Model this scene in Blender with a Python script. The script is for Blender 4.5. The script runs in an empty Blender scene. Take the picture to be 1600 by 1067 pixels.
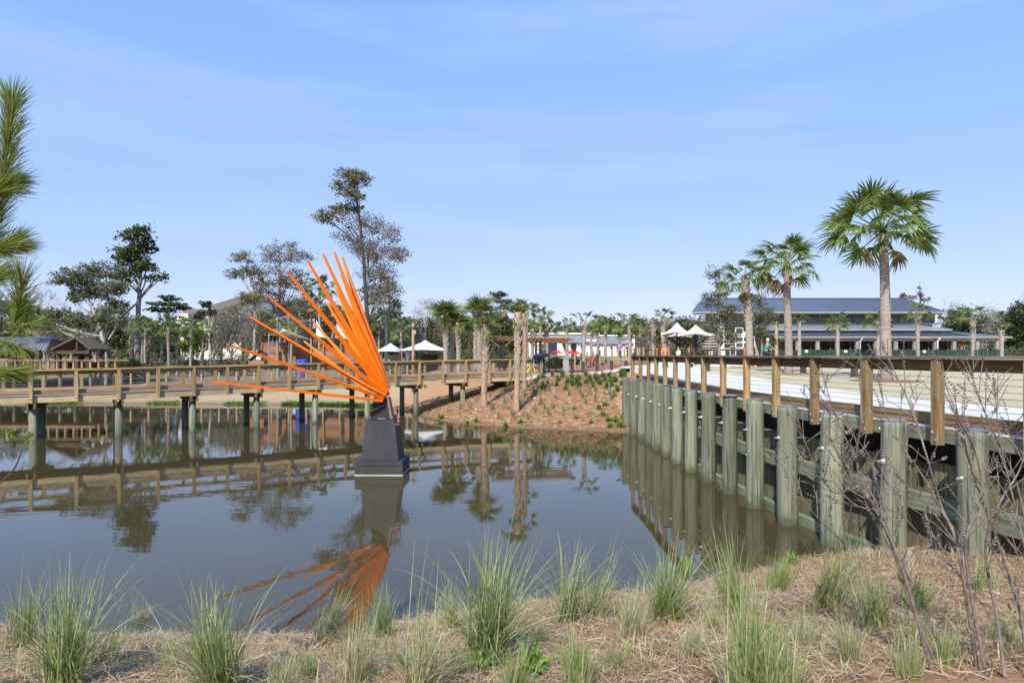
import bpy, bmesh, math, random
import numpy as np
from mathutils import Vector, Matrix

random.seed(11)
RNG = np.random.default_rng(11)
scene = bpy.context.scene
col = scene.collection
R = math.radians

# ------------------------------------------------------------------ camera
EYE = 3.65            # eye height above the water
FPX, CPX, HPY = 1000.0, 800.0, 555.0
cam_d = bpy.data.cameras.new('camera')
cam_d.sensor_width = 36.0
cam_d.lens = 36.0 * FPX / 1600.0
cam_d.shift_y = 0.0134
cam_d.clip_start = 0.05
cam_d.clip_end = 6000
cam = bpy.data.objects.new('camera', cam_d)
cam.location = (0, 0, EYE)
cam.rotation_euler = (R(90), 0, 0)
col.objects.link(cam)
scene.camera = cam

# ------------------------------------------------------------------ sky, sun, exposure
SUN_TO = Vector((0.34, 0.94, 0)).normalized()      # where the light travels over the ground
SUN_EL = R(44)
world = bpy.data.worlds.new('World')
scene.world = world
world.use_nodes = True
wn = world.node_tree.nodes
wl = world.node_tree.links
wn.clear()
w_out = wn.new('ShaderNodeOutputWorld')
w_bg = wn.new('ShaderNodeBackground')
w_sky = wn.new('ShaderNodeTexSky')
w_sky.sky_type = 'NISHITA'
w_sky.sun_disc = False
w_sky.sun_elevation = SUN_EL
w_sky.sun_rotation = math.atan2(-SUN_TO.x, -SUN_TO.y)
w_sky.altitude = 0
w_sky.air_density = 1.0
w_sky.dust_density = 0.0
w_sky.ozone_density = 2.6
# thin high cirrus veil over the whole sky
w_tc = wn.new('ShaderNodeTexCoord')
w_map = wn.new('ShaderNodeMapping'); w_map.inputs['Scale'].default_value = (1.2, 1.2, 9.0); w_map.inputs['Rotation'].default_value = (0, R(8), 0)
w_ns = wn.new('ShaderNodeTexNoise'); w_ns.inputs['Scale'].default_value = 1.6; w_ns.inputs['Detail'].default_value = 6; w_ns.inputs['Roughness'].default_value = 0.55
w_rm = wn.new('ShaderNodeMapRange'); w_rm.inputs['From Min'].default_value = 0.45; w_rm.inputs['From Max'].default_value = 0.8
w_rm.inputs['To Min'].default_value = 0.0; w_rm.inputs['To Max'].default_value = 0.3
w_mix = wn.new('ShaderNodeMixRGB'); w_mix.inputs['Color2'].default_value = (2.85, 3.25, 3.95, 1)
wl.new(w_tc.outputs['Generated'], w_map.inputs['Vector'])
wl.new(w_map.outputs['Vector'], w_ns.inputs['Vector'])
wl.new(w_ns.outputs['Fac'], w_rm.inputs['Value'])
wl.new(w_rm.outputs['Result'], w_mix.inputs['Fac'])
# the clear winter sky of the photograph grades more gently from zenith to horizon: soften each channel's range
w_sep = wn.new('ShaderNodeSeparateColor'); w_com = wn.new('ShaderNodeCombineColor')
wl.new(w_sky.outputs['Color'], w_sep.inputs[0])
for ch, (gam, mul) in enumerate(((.55, 1.0), (.34, 1.55), (.12, 3.36))):
    w_p = wn.new('ShaderNodeMath'); w_p.operation = 'POWER'; w_p.inputs[1].default_value = gam
    w_m = wn.new('ShaderNodeMath'); w_m.operation = 'MULTIPLY'; w_m.inputs[1].default_value = mul
    wl.new(w_sep.outputs[ch], w_p.inputs[0]); wl.new(w_p.outputs[0], w_m.inputs[0]); wl.new(w_m.outputs[0], w_com.inputs[ch])
wl.new(w_com.outputs[0], w_mix.inputs['Color1'])
wl.new(w_mix.outputs['Color'], w_bg.inputs['Color'])
w_bg.inputs['Strength'].default_value = 0.15
wl.new(w_bg.outputs['Background'], w_out.inputs['Surface'])

sun_d = bpy.data.lights.new('sun', 'SUN')
sun_d.energy = 3.4
sun_d.angle = R(0.53)
sun_d.color = (1.0, 0.955, 0.88)
sun = bpy.data.objects.new('sun', sun_d)
sun_dir = Vector((SUN_TO.x * math.cos(SUN_EL), SUN_TO.y * math.cos(SUN_EL), -math.sin(SUN_EL)))
sun.rotation_euler = sun_dir.to_track_quat('-Z', 'Y').to_euler()
sun.location = (-20, -20, 40)
col.objects.link(sun)

vs = scene.view_settings
vs.view_transform = 'Standard'
vs.look = 'None'
vs.gamma = 1.0
vs.use_curve_mapping = False
vs.exposure = 0.8
try:
    scene.cycles.max_bounces = 5
    scene.cycles.diffuse_bounces = 2
    scene.cycles.glossy_bounces = 2
    scene.cycles.use_adaptive_sampling = True
    scene.cycles.adaptive_threshold = 0.03
    scene.cycles.transmission_bounces = 3
    scene.cycles.transparent_max_bounces = 6
    scene.cycles.caustics_reflective = False
    scene.cycles.caustics_refractive = False
    scene.cycles.use_denoising = True
    scene.cycles.sample_clamp_indirect = 6
except Exception:
    pass

# ------------------------------------------------------------------ materials
MATS = {}

def _nodes(name):
    m = bpy.data.materials.new(name)
    m.use_nodes = True
    nt = m.node_tree
    nt.nodes.clear()
    out = nt.nodes.new('ShaderNodeOutputMaterial')
    bs = nt.nodes.new('ShaderNodeBsdfPrincipled')
    nt.links.new(bs.outputs[0], out.inputs[0])
    MATS[name] = m
    return m, nt, bs, out

def _ramp(nt, cols, fac, lo=0.3, hi=0.7):
    r = nt.nodes.new('ShaderNodeValToRGB')
    e = r.color_ramp.elements
    n = len(cols)
    while len(e) < n:
        e.new(0.5)
    for i, c in enumerate(cols):
        e[i].position = lo + (hi - lo) * i / max(1, n - 1)
        e[i].color = (*c, 1)
    nt.links.new(fac, r.inputs['Fac'])
    return r

def mk(name, cols, scale=(4, 4, 4), rough=0.75, bump=0.3, metal=0.0, rnd=0.25, coord='Object', detail=8, dist=0.02, lo=0.3, hi=0.7, stain=0.0, stain_col=(0.05, 0.05, 0.03), spec=0.4, crack=0.0, tide=0.0):
    m, nt, bs, out = _nodes(name)
    N, L = nt.nodes, nt.links
    tc = N.new('ShaderNodeTexCoord')
    mp = N.new('ShaderNodeMapping'); mp.inputs['Scale'].default_value = scale
    oi = N.new('ShaderNodeObjectInfo')
    L.new(tc.outputs[coord], mp.inputs['Vector'])
    ad = N.new('ShaderNodeVectorMath'); ad.operation = 'ADD'
    ml = N.new('ShaderNodeMath'); ml.operation = 'MULTIPLY'; ml.inputs[1].default_value = 37.0
    L.new(oi.outputs['Random'], ml.inputs[0])
    L.new(mp.outputs[0], ad.inputs[0]); L.new(ml.outputs[0], ad.inputs[1])
    ns = N.new('ShaderNodeTexNoise'); ns.inputs['Scale'].default_value = 1.0; ns.inputs['Detail'].default_value = detail; ns.inputs['Roughness'].default_value = 0.62
    L.new(ad.outputs[0], ns.inputs['Vector'])
    rp = _ramp(nt, cols, ns.outputs['Fac'], lo, hi)
    hv = N.new('ShaderNodeHueSaturation')
    mr = N.new('ShaderNodeMapRange'); mr.inputs['To Min'].default_value = 1 - rnd; mr.inputs['To Max'].default_value = 1 + rnd
    L.new(oi.outputs['Random'], mr.inputs['Value'])
    L.new(mr.outputs[0], hv.inputs['Value'])
    L.new(rp.outputs['Color'], hv.inputs['Color'])
    last = hv.outputs['Color']
    if stain > 0:
        n2 = N.new('ShaderNodeTexNoise'); n2.inputs['Scale'].default_value = 1.7; n2.inputs['Detail'].default_value = 5
        L.new(tc.outputs[coord], n2.inputs['Vector'])
        r2 = N.new('ShaderNodeMapRange'); r2.inputs['From Min'].default_value = 0.5; r2.inputs['From Max'].default_value = 0.72; r2.inputs['To Max'].default_value = stain
        L.new(n2.outputs['Fac'], r2.inputs['Value'])
        mx = N.new('ShaderNodeMixRGB'); mx.inputs['Color2'].default_value = (*stain_col, 1)
        L.new(r2.outputs[0], mx.inputs['Fac']); L.new(last, mx.inputs['Color1'])
        last = mx.outputs['Color']
    def darken(fac_socket, amount, dark):
        mm = N.new('ShaderNodeMath'); mm.operation = 'MULTIPLY'; mm.inputs[1].default_value = amount
        L.new(fac_socket, mm.inputs[0])
        mx = N.new('ShaderNodeMixRGB'); mx.inputs['Color2'].default_value = (*dark, 1)
        L.new(mm.outputs[0], mx.inputs['Fac']); L.new(last, mx.inputs['Color1'])
        return mx.outputs['Color']
    if crack > 0:       # drying checks that run with the grain
        mp3 = N.new('ShaderNodeMapping'); mp3.inputs['Scale'].default_value = (30, 30, .45)
        L.new(tc.outputs[coord], mp3.inputs['Vector'])
        ad3 = N.new('ShaderNodeVectorMath'); ad3.operation = 'ADD'; L.new(mp3.outputs[0], ad3.inputs[0]); L.new(ml.outputs[0], ad3.inputs[1])
        n3 = N.new('ShaderNodeTexNoise'); n3.inputs['Scale'].default_value = 1; n3.inputs['Detail'].default_value = 3
        L.new(ad3.outputs[0], n3.inputs['Vector'])
        r3 = N.new('ShaderNodeMapRange'); r3.inputs['From Min'].default_value = .6; r3.inputs['From Max'].default_value = .68
        L.new(n3.outputs['Fac'], r3.inputs['Value'])
        last = darken(r3.outputs[0], crack, (.03, .032, .02))
    if tide > 0:        # algae and wet stain above the waterline
        sx = N.new('ShaderNodeSeparateXYZ'); L.new(tc.outputs[coord], sx.inputs[0])
        n4 = N.new('ShaderNodeTexNoise'); n4.inputs['Scale'].default_value = 5; L.new(tc.outputs[coord], n4.inputs['Vector'])
        sb2 = N.new('ShaderNodeMath'); sb2.operation = 'MULTIPLY_ADD'; sb2.inputs[1].default_value = -.5; L.new(n4.outputs['Fac'], sb2.inputs[0]); L.new(sx.outputs['Z'], sb2.inputs[2])
        r4 = N.new('ShaderNodeMapRange'); r4.inputs['From Min'].default_value = -.2; r4.inputs['From Max'].default_value = .12; r4.inputs['To Min'].default_value = 1; r4.inputs['To Max'].default_value = 0
        L.new(sb2.outputs[0], r4.inputs['Value'])
        last = darken(r4.outputs[0], tide, (.055, .06, .03))
    L.new(last, bs.inputs['Base Color'])
    bs.inputs['Roughness'].default_value = rough
    bs.inputs['Metallic'].default_value = metal
    bs.inputs['Specular IOR Level'].default_value = spec
    if bump > 0:
        bp = N.new('ShaderNodeBump'); bp.inputs['Strength'].default_value = bump; bp.inputs['Distance'].default_value = dist
        L.new(ns.outputs['Fac'], bp.inputs['Height']); L.new(bp.outputs[0], bs.inputs['Normal'])
    return m

def mkleaf(name, cols, transl=0.3, rough=0.5):
    m, nt, bs, out = _nodes(name)
    N, L = nt.nodes, nt.links
    g = N.new('ShaderNodeNewGeometry')
    rp = _ramp(nt, cols, g.outputs['Random Per Island'], 0.0, 1.0)
    L.new(rp.outputs['Color'], bs.inputs['Base Color'])
    bs.inputs['Roughness'].default_value = rough
    bs.inputs['Specular IOR Level'].default_value = 0.3
    tr = N.new('ShaderNodeBsdfTranslucent')
    L.new(rp.outputs['Color'], tr.inputs['Color'])
    mx = N.new('ShaderNodeMixShader'); mx.inputs['Fac'].default_value = transl
    L.new(bs.outputs[0], mx.inputs[1]); L.new(tr.outputs[0], mx.inputs[2])
    L.new(mx.outputs[0], out.inputs[0])
    return m

# timber (grain runs along each piece's own x axis)
mk('wood_rail', [(.20, .125, .045), (.34, .23, .10), (.46, .34, .17)], (1.3, 26, 26), .75, .35, rnd=.22)
mk('wood_fascia', [(.34, .23, .11), (.48, .36, .20), (.56, .45, .27)], (0.8, 18, 18), .78, .3, rnd=.14, stain=.35, stain_col=(.26, .24, .10))
mk('wood_deck', [(.22, .13, .07), (.33, .21, .12), (.42, .30, .19)], (1.3, 20, 20), .8, .3, rnd=.25)
mk('wood_post', [(.15, .085, .028), (.32, .20, .075), (.46, .32, .14)], (1.6, 24, 24), .75, .5, rnd=.32, stain=.6, stain_col=(.19, .19, .09))
mk('wood_cap', [(.10, .075, .05), (.17, .135, .095), (.25, .21, .16)], (1.2, 30, 30), .8, .35, rnd=.2)
mk('wood_band', [(.10, .06, .025), (.17, .105, .045), (.23, .15, .07)], (1.2, 26, 26), .8, .35, rnd=.2)
mk('wood_kerb', [(.14, .09, .04), (.24, .15, .075), (.32, .21, .11)], (1.0, 22, 22), .8, .3, rnd=.2)
mk('pile_green', [(.06, .068, .045), (.135, .15, .105), (.235, .245, .175), (.20, .175, .115)], (11, 11, .6), .88, .9, rnd=.26, stain=.6, stain_col=(.24, .20, .12), dist=.02, crack=.8, tide=.75)
mk('wale_green', [(.09, .11, .065), (.19, .215, .14), (.28, .29, .20)], (1.2, 16, 16), .85, .4, rnd=.15)
mk('sheet_wood', [(.075, .065, .035), (.17, .15, .085), (.26, .225, .13)], (1.2, 14, 14), .85, .4, rnd=.22)
mk('soil_dark', [(.03, .022, .015), (.06, .045, .03)], (3, 3, 3), .95, .3)
mk('wood_red', [(.22, .10, .05), (.33, .16, .085), (.42, .23, .13)], (1.2, 18, 18), .75, .3, rnd=.2)
mk('wood_brown_dark', [(.03, .02, .014), (.07, .045, .03), (.11, .075, .05)], (1.3, 20, 20), .8, .3)
mk('galvanised', [(.42, .43, .45), (.6, .61, .63)], (14, 14, 14), .38, .1, metal=.7)
mk('cable', [(.22, .21, .2), (.32, .31, .3)], (20, 20, 20), .4, 0, metal=.8)
mk('pile_cap', [(.10, .11, .13), (.18, .19, .22)], (8, 8, 8), .55, .1)
mk('flashing', [(.62, .62, .62), (.75, .75, .74)], (3, 3, 3), .45, 0, metal=.2)
mk('stone_tan', [(.24, .19, .13), (.38, .31, .23)], (9, 9, 9), .95, .8)
# paint, metal, masonry
mk('orange_paint', [(.80, .155, .002), (.88, .185, .003)], (2, 2, 2), .45, .03, rnd=.04, spec=.25)
mk('pedestal_paint', [(.026, .025, .031), (.045, .043, .051)], (3, 3, 1.2), .6, .2, rnd=.05, stain=.45, stain_col=(.075, .075, .078), tide=.6)
mk('steel_dark', [(.015, .013, .012), (.03, .026, .022)], (4, 4, 4), .55, .1)
mk('steel_brown', [(.16, .10, .06), (.24, .17, .11)], (4, 4, 4), .6, .1)
mk('lamp_red', [(.26, .05, .035), (.36, .08, .05)], (8, 8, 8), .4, .05)
mk('metal_roof', [(.115, .135, .175), (.145, .165, .21)], (.5, 3, 3), .42, .05, metal=.35, rnd=.03)
mk('metal_roof_light', [(.28, .30, .34), (.36, .38, .42)], (.5, 3, 3), .45, .05, metal=.3, rnd=.03)
mk('metal_roof_grey', [(.22, .22, .23), (.36, .36, .37)], (.5, 3, 3), .5, .05, metal=.3, rnd=.1)
mk('siding_tan', [(.34, .30, .25), (.44, .40, .34)], (1, 8, 8), .75, .1, rnd=.1)
mk('wall_cream', [(.70, .66, .58), (.78, .75, .68)], (.7, .7, .7), .85, .05, rnd=.05)
mk('wall_white', [(.72, .71, .68), (.80, .79, .77)], (.6, .6, .6), .85, .05, rnd=.04)
mk('wall_tan', [(.42, .34, .25), (.50, .42, .32)], (.6, .6, .6), .85, .05, rnd=.04)
mk('trim_grey', [(.24, .23, .21), (.32, .31, .29)], (2, 2, 2), .7, .05, rnd=.08)
mk('screen_dark', [(.035, .033, .028), (.06, .055, .046)], (1.5, 1.5, 1.5), .6, .05, rnd=.2)
mk('shingle_brown', [(.10, .075, .06), (.18, .14, .11)], (2, 9, 9), .9, .2)
mk('window_glass', [(.02, .035, .04), (.05, .07, .08)], (.5, .5, .5), .08, 0, rnd=.3, spec=.9)
mk('green_mesh', [(.012, .034, .028), (.02, .05, .04)], (2, 2, 3), .7, .2, rnd=.15)
mk('fabric_white', [(.72, .71, .67), (.82, .81, .78)], (.8, .8, .8), .8, .05, rnd=.04)
mk('fabric_cream', [(.76, .71, .58), (.85, .81, .70)], (.8, .8, .8), .75, .05, rnd=.04)
mk('fabric_grey', [(.22, .21, .2), (.36, .35, .33)], (.8, .8, .8), .8, .05)
mk('fabric_red', [(.55, .02, .02), (.68, .04, .03)], (2, 2, 2), .7, .05)
mk('fabric_blue', [(.02, .03, .28), (.03, .05, .42)], (2, 2, 2), .6, .05)
mk('stone_pillar', [(.60, .57, .50), (.74, .71, .65)], (4, 4, 4), .85, .2)
mk('stone_grey', [(.38, .36, .32), (.60, .57, .52)], (5, 5, 5), .9, .5)
mk('concrete', [(.50, .48, .45), (.62, .60, .57), (.68, .66, .63)], (1.2, 1.2, 1.2), .85, .08, rnd=.03, stain=.25, stain_col=(.42, .39, .34))
mk('brick_red', [(.22, .09, .07), (.33, .15, .12), (.38, .20, .16)], (3, 3, 3), .88, .15)
mk('bollard_dark', [(.035, .028, .025), (.06, .05, .045)], (5, 5, 5), .55, .05, rnd=.1)
mk('pole_wood', [(.36, .22, .12), (.52, .35, .21)], (8, 8, .8), .8, .2)
mk('rubber', [(.012, .012, .012), (.03, .03, .03)], (9, 9, 9), .7, .1)
mk('paint_yellow', [(.72, .78, .02), (.8, .86, .04)], (5, 5, 5), .35, 0)
mk('paint_red', [(.55, .05, .02), (.68, .08, .03)], (5, 5, 5), .35, 0)
mk('paint_teal', [(.02, .22, .15), (.03, .30, .2)], (5, 5, 5), .6, 0)
mk('sign_blue', [(.10, .32, .45), (.20, .45, .58)], (6, 6, 6), .5, 0)
mk('cloth_orange', [(.75, .22, .10), (.85, .32, .16)], (6, 6, 6), .85, .1)
mk('cloth_pink', [(.65, .10, .20), (.75, .16, .28)], (6, 6, 6), .85, .1)
mk('cloth_purple', [(.32, .12, .5), (.42, .18, .6)], (6, 6, 6), .85, .1)
mk('cloth_navy', [(.02, .025, .06), (.04, .05, .1)], (6, 6, 6), .85, .1)
mk('cloth_white', [(.65, .65, .64), (.78, .78, .76)], (6, 6, 6), .85, .1)
mk('skin', [(.45, .26, .18), (.55, .34, .25)], (6, 6, 6), .6, .05)
mk('hair_brown', [(.04, .025, .015), (.08, .05, .03)], (20, 20, 20), .7, .2)
# bark and plants
mk('mulch_red', [(.20, .085, .04), (.36, .17, .085), (.46, .25, .14)], (20, 20, 20), .95, .8)
mk('palm_trunk', [(.19, .15, .12), (.32, .265, .22), (.43, .37, .315)], (5, 5, 16), .9, .9, rnd=.12, dist=.03)
mk('palm_trunk_red', [(.24, .15, .095), (.40, .27, .18), (.50, .36, .26)], (5, 5, 16), .9, .9, rnd=.1, dist=.03)
mk('palm_boot', [(.15, .105, .075), (.37, .30, .23), (.60, .53, .44)], (6, 6, 6), .9, .6, rnd=.1)
mk('bark_grey', [(.13, .115, .10), (.24, .215, .19), (.38, .35, .31)], (3, 3, 2), .92, .6, rnd=.2)
mk('bark_pale', [(.30, .28, .25), (.44, .41, .37), (.55, .52, .48)], (3, 3, 2), .92, .5, rnd=.15)
mk('bark_dark', [(.05, .042, .035), (.11, .095, .08)], (3, 3, 2), .92, .6, rnd=.2)
mk('twig_grey', [(.10, .08, .065), (.18, .145, .12), (.27, .22, .19)], (20, 20, 20), .85, .3, rnd=.1)
mk('seed_brown', [(.10, .085, .075), (.20, .17, .15)], (40, 40, 40), .9, .3)
mk('pine_bark', [(.10, .06, .04), (.20, .13, .09)], (14, 14, 14), .9, .6)
mkleaf('leaf_oak', [(.085, .10, .045), (.15, .165, .075), (.24, .235, .125)], .35)
mkleaf('leaf_oak_dark', [(.045, .07, .022), (.085, .115, .04), (.15, .17, .07)], .3)
mkleaf('leaf_magnolia', [(.04, .06, .016), (.08, .105, .03), (.15, .165, .055)], .25)
mkleaf('leaf_olive', [(.12, .115, .045), (.20, .185, .07), (.27, .22, .10)], .35)
mkleaf('leaf_brown', [(.16, .12, .075), (.24, .185, .115), (.27, .23, .12)], .35)
mkleaf('leaf_bright', [(.08, .14, .02), (.12, .19, .03), (.17, .23, .05)], .3)
mkleaf('leaf_pine', [(.035, .065, .02), (.06, .095, .03), (.09, .13, .045)], .15)
mkleaf('moss_grey', [(.22, .205, .17), (.31, .29, .245), (.40, .37, .32)], .3)
mkleaf('needle_green', [(.07, .12, .02), (.15, .22, .035), (.27, .33, .06), (.34, .30, .09)], .35)
mkleaf('palm_leaf', [(.07, .115, .022), (.13, .19, .04), (.20, .26, .065), (.30, .34, .11)], .38, .42)
mkleaf('palm_leaf_young', [(.13, .17, .04), (.20, .245, .06), (.31, .33, .11)], .3, .42)
mkleaf('palm_leaf_dead', [(.16, .10, .05), (.27, .19, .10), (.38, .29, .17)], .2, .7)
mkleaf('grass_blade', [(.19, .25, .07), (.28, .34, .12), (.38, .42, .18), (.50, .49, .27), (.60, .54, .35)], .3, .45)
mkleaf('grass_green', [(.13, .20, .04), (.22, .30, .08), (.32, .39, .14), (.44, .46, .21)], .3, .45)
mkleaf('grass_straw', [(.34, .28, .15), (.48, .41, .24), (.60, .52, .34), (.28, .31, .13)], .25, .55)
mkleaf('straw', [(.20, .11, .055), (.33, .20, .11), (.46, .32, .19), (.56, .44, .30), (.30, .24, .17)], .1, .8)
mkleaf('straw_red', [(.22, .11, .05), (.38, .22, .115), (.50, .32, .18), (.60, .46, .31)], .1, .85)
mkleaf('tuft_green', [(.05, .11, .02), (.09, .17, .035), (.14, .22, .06)], .25)
mkleaf('tuft_grey', [(.14, .18, .08), (.22, .26, .13), (.34, .35, .20)], .25)
mkleaf('weed_green', [(.14, .24, .03), (.2, .32, .05)], .3)

# ground: mulch / lawn / forest floor by a region attribute
def mk_ground():
    m, nt, bs, out = _nodes('ground')
    N, L = nt.nodes, nt.links
    tc = N.new('ShaderNodeTexCoord')
    def noise(sc, det=8, rough=.65):
        n = N.new('ShaderNodeTexNoise'); n.inputs['Scale'].default_value = sc; n.inputs['Detail'].default_value = det; n.inputs['Roughness'].default_value = rough
        L.new(tc.outputs['Object'], n.inputs['Vector']); return n
    fine, mid, big = noise(34), noise(5), noise(.45, 4)
    mul = _ramp(nt, [(.18, .09, .042), (.36, .205, .105), (.48, .29, .16), (.58, .42, .27)], fine.outputs['Fac'], .28, .72)
    mul2 = _ramp(nt, [(.20, .10, .05), (.40, .22, .12), (.5, .35, .23)], mid.outputs['Fac'], .3, .7)
    m1 = N.new('ShaderNodeMixRGB'); m1.inputs['Fac'].default_value = .3
    L.new(mul.outputs[0], m1.inputs['Color1']); L.new(mul2.outputs[0], m1.inputs['Color2'])
    law = _ramp(nt, [(.36, .29, .17), (.52, .44, .29), (.62, .53, .38)], fine.outputs['Fac'], .3, .7)
    law2 = _ramp(nt, [(.40, .36, .20), (.56, .47, .31)], big.outputs['Fac'], .38, .6)
    m2 = N.new('ShaderNodeMixRGB'); m2.inputs['Fac'].default_value = .5
    L.new(law.outputs[0], m2.inputs['Color1']); L.new(law2.outputs[0], m2.inputs['Color2'])
    wood = _ramp(nt, [(.11, .085, .05), (.22, .17, .10), (.28, .24, .13)], mid.outputs['Fac'], .3, .7)
    mud = _ramp(nt, [(.06, .055, .03), (.13, .12, .07)], mid.outputs['Fac'], .3, .7)
    at = N.new('ShaderNodeAttribute'); at.attribute_name = 'region'
    sp = N.new('ShaderNodeSeparateColor'); L.new(at.outputs['Color'], sp.inputs[0])
    a = N.new('ShaderNodeMixRGB'); L.new(sp.outputs[0], a.inputs['Fac']); L.new(m1.outputs[0], a.inputs['Color1']); L.new(m2.outputs[0], a.inputs['Color2'])
    b = N.new('ShaderNodeMixRGB'); L.new(sp.outputs[1], b.inputs['Fac']); L.new(a.outputs[0], b.inputs['Color1']); L.new(wood.outputs[0], b.inputs['Color2'])
    c = N.new('ShaderNodeMixRGB'); L.new(sp.outputs[2], c.inputs['Fac']); L.new(b.outputs[0], c.inputs['Color1']); L.new(mud.outputs[0], c.inputs['Color2'])
    L.new(c.outputs[0], bs.inputs['Base Color'])
    bs.inputs['Roughness'].default_value = .95
    bs.inputs['Specular IOR Level'].default_value = .15
    bp = N.new('ShaderNodeBump'); bp.inputs['Strength'].default_value = .8; bp.inputs['Distance'].default_value = .04
    L.new(fine.outputs['Fac'], bp.inputs['Height']); L.new(bp.outputs[0], bs.inputs['Normal'])
mk_ground()

def mk_water():
    m, nt, bs, out = _nodes('water')
    N, L = nt.nodes, nt.links
    tc = N.new('ShaderNodeTexCoord')
    mp = N.new('ShaderNodeMapping'); mp.inputs['Scale'].default_value = (.8, 2.0, 1.0); mp.inputs['Rotation'].default_value = (0, 0, R(12))
    L.new(tc.outputs['Object'], mp.inputs['Vector'])
    n1 = N.new('ShaderNodeTexNoise'); n1.inputs['Scale'].default_value = 1.3; n1.inputs['Detail'].default_value = 3; n1.inputs['Roughness'].default_value = .5
    n2 = N.new('ShaderNodeTexNoise'); n2.inputs['Scale'].default_value = .12; n2.inputs['Detail'].default_value = 2
    L.new(mp.outputs[0], n1.inputs['Vector']); L.new(mp.outputs[0], n2.inputs['Vector'])
    r = N.new('ShaderNodeMapRange'); r.inputs['From Min'].default_value = .38; r.inputs['From Max'].default_value = .68; r.inputs['To Min'].default_value = .06; r.inputs['To Max'].default_value = 1.0
    L.new(n2.outputs['Fac'], r.inputs['Value'])
    mu = N.new('ShaderNodeMath'); mu.operation = 'MULTIPLY'; L.new(n1.outputs['Fac'], mu.inputs[0]); L.new(r.outputs[0], mu.inputs[1])
    bp = N.new('ShaderNodeBump'); bp.inputs['Strength'].default_value = .09; bp.inputs['Distance'].default_value = .035
    L.new(mu.outputs[0], bp.inputs['Height']); L.new(bp.outputs[0], bs.inputs['Normal'])
    n3 = N.new('ShaderNodeTexNoise'); n3.inputs['Scale'].default_value = .3
    L.new(tc.outputs['Object'], n3.inputs['Vector'])
    rp = _ramp(nt, [(.050, .040, .018), (.068, .055, .026)], n3.outputs['Fac'])
    L.new(rp.outputs[0], bs.inputs['Base Color'])
    bs.inputs['Roughness'].default_value = .015
    bs.inputs['IOR'].default_value = 1.4
mk_water()

# ------------------------------------------------------------------ builders
WM = {}

def thing(name, label, cat, loc=(0, 0, 0), group=None, rz=0.0):
    o = bpy.data.objects.new(name, None)
    o.empty_display_size = .2
    col.objects.link(o)
    M = Matrix.Translation(Vector(loc)) @ Matrix.Rotation(rz, 4, 'Z')
    o.matrix_basis = M
    WM[o.name] = M
    tag(o, label, cat, group)
    return o

def tag(o, label=None, cat=None, group=None, kind=None):
    if label: o['label'] = label
    if cat: o['category'] = cat
    if group: o['group'] = group
    if kind: o['kind'] = kind
    return o

def link(name, mesh, parent=None, M=None):
    """M is the world matrix when there is a parent with a known world matrix."""
    o = bpy.data.objects.new(name, mesh)
    col.objects.link(o)
    M = Matrix.Identity(4) if M is None else M
    o.matrix_basis = M
    WM[o.name] = M
    if parent is not None:
        o.parent = parent
        o.matrix_parent_inverse = WM[parent.name].inverted()
    return o

def smooth(me):
    me.polygons.foreach_set('use_smooth', [True] * len(me.polygons))

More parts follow.
